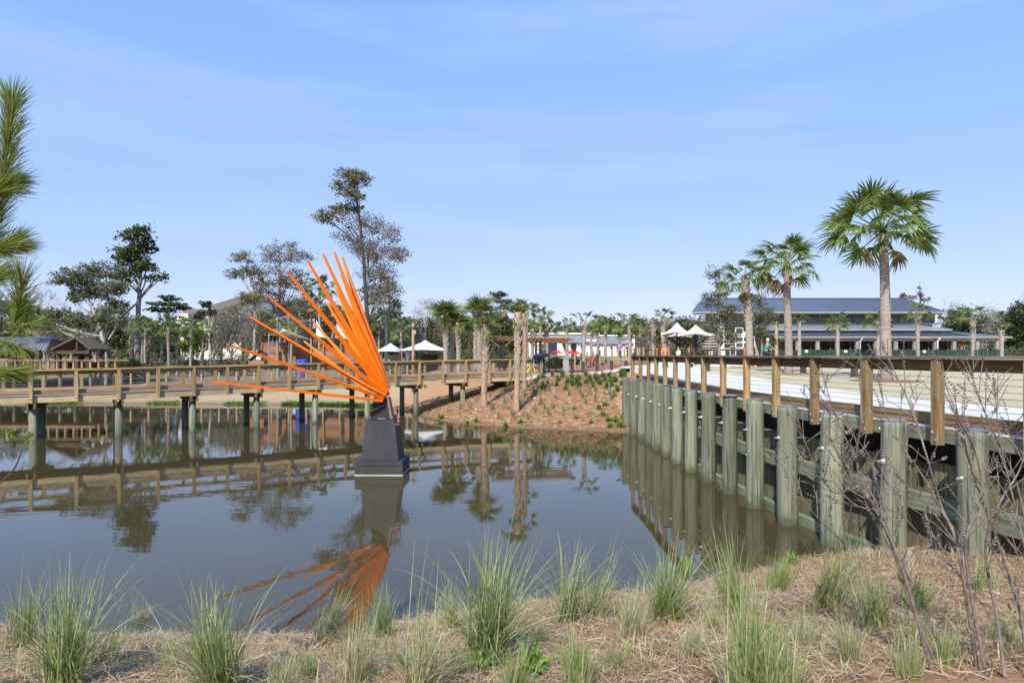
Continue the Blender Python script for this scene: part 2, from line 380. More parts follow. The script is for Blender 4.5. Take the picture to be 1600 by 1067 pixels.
class MB:
    def __init__(s): s.v, s.f = [], []
    def box(s, c, size, rz=0.0, taper=1.0):
        cx, cy, cz = c; sx, sy, sz = [k / 2 for k in size]
        b = len(s.v); ca, sa = math.cos(rz), math.sin(rz)
        for z, t in ((-sz, 1), (sz, taper)):
            for x, y in ((-sx, -sy), (sx, -sy), (sx, sy), (-sx, sy)):
                x *= t; y *= t
                s.v.append((cx + x * ca - y * sa, cy + x * sa + y * ca, cz + z))
        for q in ((0, 3, 2, 1), (4, 5, 6, 7), (0, 1, 5, 4), (1, 2, 6, 5), (2, 3, 7, 6), (3, 0, 4, 7)):
            s.f.append(tuple(b + i for i in q))
        return s
    def hexa(s, p):
        b = len(s.v); s.v += [tuple(q) for q in p]
        for q in ((0, 3, 2, 1), (4, 5, 6, 7), (0, 1, 5, 4), (1, 2, 6, 5), (2, 3, 7, 6), (3, 0, 4, 7)):
            s.f.append(tuple(b + i for i in q))
        return s
    def slab(s, quad, t):
        """a sheet with thickness t below it, quad given anticlockwise seen from its outer side"""
        q = [Vector(p) for p in quad]
        n = (q[1] - q[0]).cross(q[2] - q[0]).normalized() * t
        return s.hexa([p - n for p in q] + q)
    def bar(s, a, b_, w, h):
        a, b_ = Vector(a), Vector(b_)
        d = (b_ - a).normalized()
        up = Vector((0, 0, 1)) if abs(d.z) < .95 else Vector((0, 1, 0))
        r = d.cross(up).normalized() * w / 2; u = r.cross(d).normalized() * h / 2
        return s.hexa([a - r - u, a + r - u, b_ + r - u, b_ - r - u, a - r + u, a + r + u, b_ + r + u, b_ - r + u])
    def tube(s, pts, rad, n=8, cap=True, wob=0.0):
        pts = [Vector(p) for p in pts]
        m = len(pts)
        if not hasattr(rad, '__len__'): rad = [rad] * m
        t = (pts[1] - pts[0]).normalized()
        a = t.orthogonal().normalized()
        b0 = len(s.v)
        for i in range(m):
            if i == 0: tt = pts[1] - pts[0]
            elif i == m - 1: tt = pts[-1] - pts[-2]
            else: tt = pts[i + 1] - pts[i - 1]
            tt = tt.normalized() if tt.length > 1e-9 else t
            a = (a - tt * a.dot(tt))
            a = a.normalized() if a.length > 1e-6 else tt.orthogonal().normalized()
            c = tt.cross(a)
            for k in range(n):
                th = 2 * math.pi * k / n
                r = rad[i] * (1 + (random.uniform(-wob, wob) if wob else 0))
                p = pts[i] + (a * math.cos(th) + c * math.sin(th)) * r
                s.v.append((p.x, p.y, p.z))
        for i in range(m - 1):
            for k in range(n):
                k2 = (k + 1) % n
                s.f.append((b0 + i * n + k, b0 + i * n + k2, b0 + (i + 1) * n + k2, b0 + (i + 1) * n + k))
        if cap:
            s.f.append(tuple(b0 + k for k in reversed(range(n))))
            s.f.append(tuple(b0 + (m - 1) * n + k for k in range(n)))
        return s
    def lathe(s, c, prof, n=12):
        """prof: (radius, z) pairs"""
        b0 = len(s.v); m = len(prof)
        for r, z in prof:
            for k in range(n):
                th = 2 * math.pi * k / n
                s.v.append((c[0] + r * math.cos(th), c[1] + r * math.sin(th), c[2] + z))
        for i in range(m - 1):
            for k in range(n):
                k2 = (k + 1) % n
                s.f.append((b0 + i * n + k, b0 + i * n + k2, b0 + (i + 1) * n + k2, b0 + (i + 1) * n + k))
        s.f.append(tuple(b0 + k for k in reversed(range(n))))
        s.f.append(tuple(b0 + (m - 1) * n + k for k in range(n)))
        return s
    def poly(s, pts):
        b = len(s.v); s.v += [tuple(p) for p in pts]; s.f.append(tuple(range(b, b + len(pts)))); return s
    def mesh(s, name, mat, off=None):
        me = bpy.data.meshes.new(name)
        v = s.v if off is None else [(x - off[0], y - off[1], z - off[2]) for x, y, z in s.v]
        me.from_pydata(v, [], s.f)
        me.materials.append(MATS[mat])
        me.update()
        return me
    def build(s, name, mat, parent=None, sm=False):
        """verts are world coordinates; the object's origin sits at the parent's (or the mesh's) base"""
        if parent is not None:
            off = WM[parent.name].translation
        else:
            zs = min(p[2] for p in s.v)
            off = Vector((sum(p[0] for p in s.v) / len(s.v), sum(p[1] for p in s.v) / len(s.v), zs))
        me = s.mesh(name, mat, off)
        if sm: smooth(me)
        return link(name, me, parent, Matrix.Translation(off))

_pcache = {}
def plank(name, a, b, w, h, mat, parent, roll=None, ch=0.006):
    """a timber of section w x h from a to b, its own x axis along the grain; alike pieces share a mesh"""
    a, b = Vector(a), Vector(b)
    d = b - a; L = d.length; d.normalize()
    key = (round(L, 2), w, h, mat)
    me = _pcache.get(key)
    if me is None:
        y, z = w / 2, h / 2; c = min(ch, y * .4, z * .4)
        sec = [(-y + c, -z), (y - c, -z), (y, -z + c), (y, z - c), (y - c, z), (-y + c, z), (-y, z - c), (-y, -z + c)]
        v = [(0, p, q) for p, q in sec] + [(L, p, q) for p, q in sec]
        f = [(i, (i + 1) % 8, 8 + (i + 1) % 8, 8 + i) for i in range(8)] + [tuple(range(7, -1, -1)), tuple(range(8, 16))]
        me = bpy.data.meshes.new(name)
        me.from_pydata(v, [], f); me.materials.append(MATS[mat]); me.update()
        _pcache[key] = me
    up = Vector((0, 0, 1)) if roll is None else Vector(roll)
    if abs(d.dot(up)) > .97: up = Vector((0, 1, 0)) if roll is None else Vector((1, 0, 0))
    yv = up.cross(d).normalized(); zv = d.cross(yv).normalized()
    M = Matrix(((d.x, yv.x, zv.x, a.x), (d.y, yv.y, zv.y, a.y), (d.z, yv.z, zv.z, a.z), (0, 0, 0, 1)))
    return link(name, me, parent, M)

def quads_mesh(name, V, mat):
    """V: (n,4,3) separate quads"""
    V = np.asarray(V, dtype=np.float32)
    n = V.shape[0]
    me = bpy.data.meshes.new(name)
    me.vertices.add(n * 4); me.loops.add(n * 4); me.polygons.add(n)
    me.vertices.foreach_set('co', V.reshape(-1))
    me.loops.foreach_set('vertex_index', np.arange(n * 4, dtype=np.int32))
    me.polygons.foreach_set('loop_start', np.arange(0, n * 4, 4, dtype=np.int32))
    me.polygons.foreach_set('loop_total', np.full(n, 4, dtype=np.int32))
    me.materials.append(MATS[mat])
    me.update(calc_edges=True)
    return me

def strips_mesh(name, P, W, mat):
    """blades: P (n,k,3) spine points, W (n,k,3) half-width vectors"""
    n, k, _ = P.shape
    V = np.stack([P - W, P + W], axis=2).reshape(n * k * 2, 3).astype(np.float32)
    base = (np.arange(n) * k * 2)[:, None]
    i = np.arange(k - 1)[None, :] * 2
    q = np.stack([base + i, base + i + 1, base + i + 3, base + i + 2], axis=2).reshape(-1).astype(np.int32)
    nf = n * (k - 1)
    me = bpy.data.meshes.new(name)
    me.vertices.add(len(V)); me.loops.add(nf * 4); me.polygons.add(nf)
    me.vertices.foreach_set('co', V.reshape(-1))
    me.loops.foreach_set('vertex_index', q)
    me.polygons.foreach_set('loop_start', np.arange(0, nf * 4, 4, dtype=np.int32))
    me.polygons.foreach_set('loop_total', np.full(nf, 4, dtype=np.int32))
    me.materials.append(MATS[mat])
    me.update(calc_edges=True)
    return me

def at(px, py, Y):
    return Vector(((px - CPX) * Y / FPX, Y, EYE - (py - HPY) * Y / FPX))

# ------------------------------------------------------------------ terrain
def vnoise(x, y, s=1.0):
    x = np.asarray(x, float) / s; y = np.asarray(y, float) / s
    xi, yi = np.floor(x), np.floor(y); fx, fy = x - xi, y - yi
    fx = fx * fx * (3 - 2 * fx); fy = fy * fy * (3 - 2 * fy)
    def hsh(a, b):
        v = np.sin(a * 127.1 + b * 311.7) * 43758.5453
        return v - np.floor(v)
    return (hsh(xi, yi) * (1 - fx) + hsh(xi + 1, yi) * fx) * (1 - fy) + (hsh(xi, yi + 1) * (1 - fx) + hsh(xi + 1, yi + 1) * fx) * fy

WALL = [(7.75, 4.7), (7.4, 6.3), (7.05, 7.9), (6.75, 9.35), (6.46, 10.85), (6.19, 12.37), (5.99, 13.9), (5.85, 15.4), (5.76, 16.95), (5.68, 18.5),
        (5.63, 20.1), (5.59, 21.65), (5.60, 23.2), (5.62, 24.8), (5.65, 26.35), (5.66, 27.9), (5.60, 29.4), (5.55, 31.0)]
POND = [(-60, 24), (-40, 20), (-26, 14.5), (-14, 10.6), (-9.5, 9.0), (-7.1, 8.65), (-5, 8.3), (-2.5, 8.35), (-1.2, 8.9), (0, 9.4), (2, 9.9), (3.1, 10.3), (4.3, 10.9), (5.2, 11.5), (6.6, 12.0), (9, 12.4),
        (9, 30.0), (5.6, 30.1), (3.1, 31.0), (0.0, 32.2), (-2.0, 33.4), (-3.6, 34.9), (-5.3, 38.0), (-6.6, 41.5), (-9.2, 44.5), (-12.5, 46.5), (-25, 48), (-39, 48.7), (-60, 50)]
_pa = np.array(POND, float); _pb = np.roll(_pa, -1, axis=0)
_wa = np.array(WALL, float)

def pond_sd(x, y):
    """signed distance to the shore, negative in the water"""
    x = np.asarray(x, float).ravel(); y = np.asarray(y, float).ravel()
    best = np.full(x.shape, 1e9); inside = np.zeros(x.shape, bool)
    for (ax, ay), (bx, by) in zip(_pa, _pb):
        dx, dy = bx - ax, by - ay
        t = np.clip(((x - ax) * dx + (y - ay) * dy) / (dx * dx + dy * dy), 0, 1)
        best = np.minimum(best, np.hypot(x - ax - t * dx, y - ay - t * dy))
        c = ((ay > y) != (by > y)) & (x < (bx - ax) * (y - ay) / (by - ay + 1e-12) + ax)
        inside ^= c
    return np.where(inside, -best, best)

def sstep(a, b, v):
    t = np.clip((v - a) / (b - a), 0, 1); return t * t * (3 - 2 * t)

def wall_x(y):
    return np.interp(y, _wa[:, 1], _wa[:, 0], left=7.75, right=5.55)

def hgt(x, y):
    x = np.asarray(x, float).ravel(); y = np.asarray(y, float).ravel()
    d = pond_sd(x, y)
    dp = np.maximum(d, 0)
    fg = 1.98 * (1 - np.exp(-dp * 0.155)) + .03 * np.minimum(dp, 10)
    cen = np.where(dp < 8.6, dp * .27, 2.32 + .013 * np.minimum(dp - 8.6, 70))
    cen = np.minimum(cen, 2.38 + .013 * np.minimum(np.maximum(dp - 8.6, 0), 70))
    lef = np.where(dp < 8, dp * .13, 1.04 + (dp - 8) * .028)
    lef = np.minimum(lef, 2.3 + .006 * np.minimum(dp, 90))
    back = lef + (cen - lef) * sstep(-12, -5, x)
    z = np.where(y < 22, fg, back)
    z = np.where(d < 0, np.maximum(-1.3, d * .3), z)
    # retained land right of the bulkhead
    land = 2.62 + .0125 * np.clip(y - 16, 0, 80) + .002 * np.clip(x - 8, 0, 60)
    wd = x - wall_x(y)
    k = sstep(.95, 1.25, wd) * sstep(33.5, 29.5, np.where(y > 29, y, 0))
    k = np.where(y <= 29.5, sstep(.95, 1.25, wd), sstep(0.6, 7.0, x - 5.5 + (y - 30) * .12))
    k = np.where(y < 4.0, 0, k)
    z = z * (1 - k) + land * k
    # small relief
    amp = np.where(y < 16, .07, .05) * sstep(.0, .6, np.abs(d)) * (1 - .8 * k)
    z = z + amp * (vnoise(x, y, .55) - .5) + amp * .9 * (vnoise(x + 31, y, 1.7) - .5)
    return z

def hz(x, y):
    return float(hgt([x], [y])[0])

def ground_at(px, py):
    """the point of the ground seen at a pixel"""
    Y = np.arange(2.0, 140, .04)
    X = (px - CPX) * Y / FPX
    Z = EYE - (py - HPY) * Y / FPX
    hh = hgt(X, Y)
    i = int(np.argmax(hh >= Z))
    return Vector((X[i], Y[i], hh[i]))

def on_ground(px, Y):
    X = (px - CPX) * Y / FPX
    return Vector((X, Y, hz(X, Y)))

def axis(segs):
    out = []
    for a, b, st in segs:
        n = max(1, int(round((b - a) / st)))
        out += [a + (b - a) * i / n for i in range(n)]
    out.append(segs[-1][1])
    return np.array(out)

def grid_obj(name, xs, ys, fz, mat):
    X, Y = np.meshgrid(xs, ys)
    Z = fz(X, Y).reshape(X.shape)
    nx, ny = len(xs), len(ys)
    V = np.stack([X, Y, Z], axis=2).reshape(-1, 3)
    i = np.arange(nx * ny).reshape(ny, nx)
    q = np.stack([i[:-1, :-1], i[:-1, 1:], i[1:, 1:], i[1:, :-1]], axis=2).reshape(-1, 4)
    me = bpy.data.meshes.new(name)
    nf = len(q)
    me.vertices.add(len(V)); me.loops.add(nf * 4); me.polygons.add(nf)
    me.vertices.foreach_set('co', V.astype(np.float32).reshape(-1))
    me.loops.foreach_set('vertex_index', q.astype(np.int32).reshape(-1))
    me.polygons.foreach_set('loop_start', np.arange(0, nf * 4, 4, dtype=np.int32))
    me.polygons.foreach_set('loop_total', np.full(nf, 4, dtype=np.int32))
    me.materials.append(MATS[mat])
    me.update(calc_edges=True)
    smooth(me)
    o = bpy.data.objects.new(name, me); col.objects.link(o); WM[o.name] = Matrix.Identity(4)
    return o, V

xs = axis([(-3000, -400, 650), (-400, -90, 40), (-90, -40, 6), (-40, -10, .9), (-10, 10, .22), (10, 30, .7), (30, 90, 4), (90, 400, 40), (400, 3000, 650)])
ys = axis([(-120, -10, 22), (-10, 4.5, 1.2), (4.5, 13, .16), (13, 28, .6), (28, 46, .32), (46, 60, .8), (60, 130, 4), (130, 400, 30), (400, 4000, 600)])
ground, GV = grid_obj('ground', xs, ys, hgt, 'ground')
tag(ground, kind='structure')
gx, gy, gz = GV[:, 0], GV[:, 1], GV[:, 2]
gd = pond_sd(gx, gy)
lawn = sstep(1.2, 1.6, gx - wall_x(gy)) * sstep(3.5, 4.5, gy) * (1 - sstep(45, 50, gy)) * sstep(5, 8, gx - np.where(gy > 30, (gy - 30) * .35, 0))
lawn = np.maximum(lawn, sstep(8, 12, gx) * (1 - sstep(72, 76, gy)) * sstep(30, 34, gy))
wood = np.maximum(sstep(50, 58, gy) * (1 - lawn), sstep(24, 30, -gx) * sstep(50, 52, gy))
shore = sstep(46, 48, gy) * sstep(6, 9, -gx) * (1 - sstep(58, 62, gy))
lawn = np.maximum(lawn, .55 * shore * (.6 + .8 * vnoise(gx, gy, 2.5))); wood = np.maximum(wood, .25 * shore)
mud = (1 - sstep(-.05, .18, gz)) + .0 * gx
cl = np.stack([lawn, wood, mud, np.ones_like(lawn)], axis=1).astype(np.float32)
ca = ground.data.color_attributes.new('region', 'FLOAT_COLOR', 'POINT')
ca.data.foreach_set('color', cl.reshape(-1))

wm = MB()
wm.poly([(-75, 6.0, 0), (9.2, 6.0, 0), (9.2, 33, 0), (2, 52, 0), (-75, 55, 0)])
wme = wm.mesh('pond_water', 'water')
water = link('pond_water', wme)
tag(water, kind='structure')

def ribbon(name, mat, pts, half, dz, step=.8, kind='structure'):
    """a paved strip following the ground, thick enough to show an edge"""
    P = [Vector((*p, 0)) for p in pts]
    dense = []
    for a, b in zip(P[:-1], P[1:]):
        n = max(1, int((b - a).length / step))
        dense += [a.lerp(b, i / n) for i in range(n)]
    dense.append(P[-1])
    m = MB(); k = 5
    rows = []
    for i, p in enumerate(dense):
        t = (dense[min(i + 1, len(dense) - 1)] - dense[max(i - 1, 0)]).normalized()
        nn = Vector((t.y, -t.x, 0))
        hw = half(i / (len(dense) - 1)) if callable(half) else half
        c = [p + nn * (hw * (2 * j / (k - 1) - 1)) for j in range(k)]
        zt = max(hz(q.x, q.y) for q in c) + dz
        rows.append([(q.x, q.y, zt) for q in c])
    for row in rows: m.v += row
    nb = len(m.v)
    for row in rows: m.v += [(x, y, z - .16) for x, y, z in row]
    for i in range(len(rows) - 1):
        for j in range(k - 1):
            a = i * k + j
            m.f.append((a, a + 1, a + k + 1, a + k))
        m.f.append((i * k, (i + 1) * k, nb + (i + 1) * k, nb + i * k))
        m.f.append(((i + 1) * k + k - 1, i * k + k - 1, nb + i * k + k - 1, nb + (i + 1) * k + k - 1))
    me = m.mesh(name, mat)
    for p in me.polygons:
        pass
    me.update()
    bm = bmesh.new(); bm.from_mesh(me); bmesh.ops.recalc_face_normals(bm, faces=bm.faces); bm.to_mesh(me); bm.free()
    o = link(name, me)
    tag(o, kind=kind)
    return o

# concrete walk behind the bulkhead, then along the bank top to the boardwalk
wpath = [(wall_x(y) + .52 + 1.45 + .35 * sstep(22, 26, y), y) for y in np.arange(5.0, 31, 1.5)]
wpath = [(float(a), float(b)) for a, b in wpath]
ribbon('path_bulkhead', 'concrete', wpath, lambda t: 1.45 + .35 * float(sstep(.65, .8, t)), .03)
ribbon('path_bank_top', 'concrete', [(0.6, 43.2), (4, 43.6), (8, 42.6), (9.8, 39.5), (8.6, 34.5), (8.1, 31.5)], 1.6, .05)
ribbon('path_plaza', 'concrete', [(9, 40.5), (14, 42.5), (22, 43.5), (30, 46)], 1.7, .035)
ribbon('path_brick', 'brick_red', [(2.5, 49), (9, 49), (16, 48.3), (26, 50.5)], 2.4, .04)
ribbon('path_far', 'concrete', [(13, 53.5), (30, 55), (60, 58)], 1.6, .05)

# ------------------------------------------------------------------ timber bulkhead with its piles
def wpt(i, off=0.0):
    """point on the bulkhead line at pile index i (fractional), off metres to the land side"""
    i0 = max(0, min(len(WALL) - 2, int(math.floor(i)))); f = i - i0
    a = Vector(WALL[i0]); b = Vector(WALL[i0 + 1])
    p = a.lerp(b, f)
    ia, ib = max(0, i0 - (0 if f > .01 else 1)), i0 + 1
    t = (Vector(WALL[ib]) - Vector(WALL[ia])).normalized()
    return Vector((p.x + t.y * off, p.y - t.x * off, 0))
def up(p, z): return Vector((p.x, p.y, z))

NW = len(WALL)
bulk = thing('timber_bulkhead', 'curving timber bulkhead of round green-grey piles holding back the lawn', 'retaining wall', (5.6, 21.65, 0))
pile_me = []
for k in range(3):
    m = MB()
    zz = [-1.4, -.3, .4, 1.1, 1.8, 2.45, 2.55]
    rr = [.208, .207, .205, .203, .201, .198, .19]
    m.tube([(0.008 * math.sin(z * 2 + k), 0.008 * math.cos(z * 1.7 + k), z) for z in zz], rr, 16, wob=.025)
    me = m.mesh('pile', 'pile_green'); smooth(me)
    me.polygons[-1].use_smooth = False
    pile_me.append(me)
capm = MB(); capm.lathe((0, 0, 0), [(.202, 0), (.202, .012), (.16, .03), (.05, .036)], 16); cap_me = capm.mesh('pile_cap', 'pile_cap')
boltm = MB()
boltm.tube([(-.245, 0, 0), (-.195, 0, 0)], [.028, .055], 10)
boltm.tube([(-.30, 0, 0), (-.24, 0, 0)], [.018, .024], 8)
bolt_me = boltm.mesh('tie_rod_nut', 'galvanised')
rodm = MB(); rodm.tube([(.19, 0, 0), (.9, 0, .0)], .014, 8); rod_me = rodm.mesh('tie_rod', 'galvanised')
sbm = MB(); sbm.lathe((0, 0, 0), [(.03, 0), (.03, .006), (.018, .014)], 8); sb_me = sbm.mesh('bolt', 'galvanised')
for i in range(NW):
    p = wpt(i)
    t = (wpt(min(i + .5, NW - 1)) - wpt(max(i - .5, 0))).normalized()
    ang = math.atan2(-t.x, t.y)           # local +x points to the land
    zoff = random.uniform(-.03, .03)
    po = link('pile', pile_me[i % 3], bulk, Matrix.Translation((p.x, p.y, zoff)) @ Matrix.Rotation(random.uniform(-.012, .012), 4, 'X') @ Matrix.Rotation(random.uniform(-.012, .012), 4, 'Y') @ Matrix.Rotation(random.uniform(0, 6.28), 4, 'Z') @ Matrix.Diagonal((random.uniform(.94, 1.06),) * 2 + (1, 1)))
    link('pile_top', cap_me, bulk, Matrix.Translation((p.x, p.y, 2.552 + zoff)))
    Mr = Matrix.Translation((p.x, p.y, 1.86)) @ Matrix.Rotation(ang, 4, 'Z')
    link('tie_rod_nut', bolt_me, bulk, Mr)
    link('tie_rod', rod_me, bulk, Mr)
    for zb in (2.4, 1.25, .12):
        side = Matrix.Translation((p.x, p.y, zb)) @ Matrix.Rotation(ang - .55, 4, 'Z') @ Matrix.Translation((-.20, 0, 0)) @ Matrix.Rotation(R(-90), 4, 'Y')
        link('bolt', sb_me, bulk, side)
for i in range(NW - 1):
    for (z0, z1, mat_, o_, th_) in ((2.26, 2.48, 'wale_green', .285, .14), (1.08, 1.38, 'wale_green', .30, .14), (-.14, .20, 'wale_green', .29, .15)):
        a, b = wpt(i + .005, o_), wpt(i + .995, o_)
        plank('wale', up(a, (z0 + z1) / 2), up(b, (z0 + z1) / 2), th_, z1 - z0, mat_, bulk)
    a, b = wpt(i + .005, .95), wpt(i + .995, .95)
    plank('backing_board', up(a, 1.2), up(b, 1.2), .05, 2.7, 'soil_dark', bulk)
    n = 6
    for k in range(n):
        q = wpt(i + (k + .5) / n, .52)
        wd = (wpt(i + 1) - wpt(i)).length / n - .012
        t = (wpt(i + 1) - wpt(i)).normalized()
        top = 1.86 + random.uniform(-.02, .02)
        plank('sheet_board', up(q, -1.0), up(q, round(top, 2)), .05, round(wd, 2), 'sheet_wood', bulk, roll=(t.x, t.y, 0))
    # flashing strip and kerb timbers on top
    a, b = wpt(i + .004, .33), wpt(i + .996, .33)
    plank('flashing', up(a, 2.492), up(b, 2.492), .24, .014, 'flashing', bulk)
    a, b = wpt(i + .003, .48), wpt(i + .997, .48)
    plank('kerb_board', up(a, 2.53), up(b, 2.53), .05, .115, 'wood_kerb', bulk)
    plank('kerb_board', up(a, 2.648), up(b, 2.648), .05, .112, 'wood_kerb', bulk)

rail = thing('bulkhead_railing', 'timber guard railing with steel cables along the top of the pile wall', 'railing', (5.75, 21.65, 2.2))
RT = 3.64
for i in range(NW - 1):
    p = wpt(i + .5, .13)
    t = (wpt(i + 1) - wpt(i)).normalized()
    po = plank('post', up(p, 2.235), up(p, RT - .05), .14, .14, 'wood_post', rail, roll=(t.x, t.y, 0), ch=.008)
    ang = math.atan2(-t.x, t.y)
    for zb, yb in ((2.31, -.028), (2.43, .03)):
        link('bolt', sb_me, rail, Matrix.Translation((p.x, p.y, zb)) @ Matrix.Rotation(ang, 4, 'Z') @ Matrix.Translation((-.07, yb, 0)) @ Matrix.Rotation(R(-90), 4, 'Y'))
for i in range(NW - 2):
    a, b = wpt(i + .503, .19), wpt(i + 1.497, .19)
    plank('cap_rail', up(a, RT - .025), up(b, RT - .025), .30, .045, 'wood_cap', rail)
    a, b = wpt(i + .502, .226), wpt(i + 1.498, .226)
    plank('rail_board', up(a, RT - .15), up(b, RT - .15), .042, .19, 'wood_band', rail)
for k in range(7):
    z = RT - .33 - k * .095
    m = MB()
    m.tube([up(wpt(i + .5, .135), z) for i in range(NW - 1)], .0045, 5)
    m.build('cable', 'cable', rail)

# ------------------------------------------------------------------ boardwalk bridge
BR = [(-29.5, 24.0), (-26.4, 24.75), (-23.35, 25.8), (-20.4, 27.15), (-17.65, 28.75), (-15.2, 30.6), (-12.8, 32.35), (-10.35, 34.2), (-8.0, 36.25), (-5.55, 38.3), (-2.9, 39.9), (-0.15, 41.2), (1.25, 41.75)]
def bpt(s, off=0.0):
    i0 = max(0, min(len(BR) - 2, int(math.floor(s)))); f = s - i0
    P = lambda k: Vector(BR[max(0, min(len(BR) - 1, k))])
    p0, p1, p2, p3 = P(i0 - 1), P(i0), P(i0 + 1), P(i0 + 2)
    if i0 == len(BR) - 2: p3 = p2 + (p2 - p1)
    p = .5 * ((2 * p1) + (p2 - p0) * f + (2 * p0 - 5 * p1 + 4 * p2 - p3) * f * f + (3 * p1 - p0 - 3 * p2 + p3) * f ** 3)
    t = .5 * ((p2 - p0) + 2 * (2 * p0 - 5 * p1 + 4 * p2 - p3) * f + 3 * (3 * p1 - p0 - 3 * p2 + p3) * f * f)
    t = t.normalized()
    return Vector((p.x - t.y * off, p.y + t.x * off, 0)), Vector((t.x, t.y, 0))
def btop(s):   # height of the rail cap
    p, _ = bpt(s)
    return float(np.interp(p.y, [27.15, 34.2, 38.3, 41.3], [3.0, 3.2, 3.27, 3.38]))
NB = len(BR) - 1
WID = 2.75
bridge = thing('boardwalk_bridge', 'long timber boardwalk bridge on round piles curving across the pond', 'bridge', (-8.0, 36.25, 0))
def dz_(s): return btop(s) - 1.07
ss = [i * .5 for i in range(NB * 2 - 1)] + [NB]
for s in ss:
    for side, off in ((0, -.03), (1, WID + .03)):
        p, t = bpt(s, off)
        plank('post', up(p, dz_(s) - .33), up(p, btop(s) - .05), .14, .14, 'wood_rail', bridge, roll=t)
        if side == 0:
            ang = math.atan2(-t.x, t.y)
            for zb in (dz_(s) - .26, dz_(s) - .14):
                link('bolt', sb_me, bridge, Matrix.Translation((p.x, p.y, zb)) @ Matrix.Rotation(math.atan2(t.y, t.x), 4, 'Z') @ Matrix.Translation((0, -.07, 0)) @ Matrix.Rotation(R(90), 4, 'X'))
for a_, b_ in zip(ss[:-1], ss[1:]):
    for side, (oc, ob, of, ok) in enumerate(((.03, .065, .065, .16), (WID - .03, WID - .065, WID - .065, WID - .16))):
        def seg(name, o, z0, w, h, mat):
            p, _ = bpt(a_ + .004, o); q, _ = bpt(b_ - .004, o)
            plank(name, up(p, dz_(a_) + z0), up(q, dz_(b_) + z0), w, h, mat, bridge)
        seg('cap_rail', oc, 1.07 - .022, .27, .044, 'wood_rail')
        seg('rail_board', ob, 1.07 - .125, .042, .16, 'wood_rail')
        seg('fascia_board', of, -.185, .05, .27, 'wood_fascia')
        seg('kerb_board', ok, .155, .045, .13, 'wood_deck')
        seg('kerb_board', ok, .012 + .05, .045, .05, 'wood_deck')
    for o in (.7, 1.375, 2.05):
        p, _ = bpt(a_ + .004, o); q, _ = bpt(b_ - .004, o)
        plank('joist', up(p, dz_(a_) - .185), up(q, dz_(b_) - .185), .06, .27, 'wood_deck', bridge)
npl = 235
for k in range(npl):
    s = NB * (k + .5) / npl
    p, t = bpt(s, .085); q, _ = bpt(s, WID - .085)
    plank('deck_plank', up(p, dz_(s) - .022), up(q, dz_(s) - .022), .138, .04, 'wood_deck', bridge, ch=.004)
for side, off in ((0, 0.0), (1, WID)):
    for k in range(6):
        m = MB()
        m.tube([up(bpt(s, off)[0], dz_(s) + .27 + k * .095) for s in ss], .004, 4)
        m.build('cable', 'galvanised', bridge)
m = MB(); m.tube([up(bpt(s, .02)[0], dz_(s) - .012) for s in ss], .02, 6); m.build('conduit', 'galvanised', bridge)
bp_me = MB(); bp_me.tube([(0, 0, -1.6), (0, 0, -.2), (0, 0, 1.62)], [.158, .156, .150], 14); bp_me = bp_me.mesh('pile', 'pile_green'); smooth(bp_me)
for i in range(1, NB):
    for off in (.42, WID - .42):
        p, t = bpt(i, off)
        link('pile', bp_me, bridge, Matrix.Translation((p.x, p.y, dz_(i) - .33 - .24 - 1.62)) @ Matrix.Rotation(i * 1.3 + off, 4, 'Z'))
    p, t = bpt(i, -.08); q, _ = bpt(i, WID + .08)
    for d in (-.13, .13):
        plank('pile_beam', up(p + t * d, dz_(i) - .445), up(q + t * d, dz_(i) - .445), .09, .24, 'wood_band', bridge)

# ------------------------------------------------------------------ sculpture and pedestal
PY = 19.4
pd = thing('pedestal', 'charcoal stepped concrete pedestal standing in the pond under the orange sculpture', 'pedestal', (-4.05, 20.05, 0))
m = MB(); m.box((-4.05, 20.1, -.25), (1.46, 1.36, 1.36)); base = m.build('base_block', 'pedestal_paint', pd)
bm = bmesh.new(); bm.from_mesh(base.data); bmesh.ops.bevel(bm, geom=bm.edges[:], offset=.02, segments=2, affect='EDGES'); bm.to_mesh(base.data); bm.free()
m = MB()
b4 = [(-4.62, 19.56), (-3.47, 19.56), (-3.47, 20.66), (-4.62, 20.66)]
t4 = [(-4.50, 19.68), (-3.60, 19.68), (-3.60, 20.50), (-4.50, 20.50)]
m.hexa([(x, y, .425) for x, y in b4] + [(x, y, 1.655) for x, y in t4]); sh = m.build('shaft', 'pedestal_paint', pd)
bm = bmesh.new(); bm.from_mesh(sh.data); bmesh.ops.bevel(bm, geom=bm.edges[:], offset=.015, segments=2, affect='EDGES'); bm.to_mesh(sh.data); bm.free()
m = MB(); m.box((-4.05, 20.1, .012), (1.475, 1.375, .03)); m.build('waterline_band', 'stone_grey', pd)
m = MB(); m.box((-4.05, 20.09, 1.668), (.78, .68, .024)); m.build('mounting_plate', 'steel_dark', pd)
for ex, ey in ((-4.40, 19.78), (-3.70, 19.78), (-3.70, 20.4), (-4.40, 20.4)):
    m = MB(); m.tube([(ex, ey, 1.66), (ex, ey, 1.76)], .014, 8); m.build('anchor_bolt', 'galvanised', pd)
m = MB(); m.tube([(-3.645, 20.35, 1.65), (-3.645, 20.35, 2.02)], .016, 8); m.build('rod', 'steel_dark', pd)

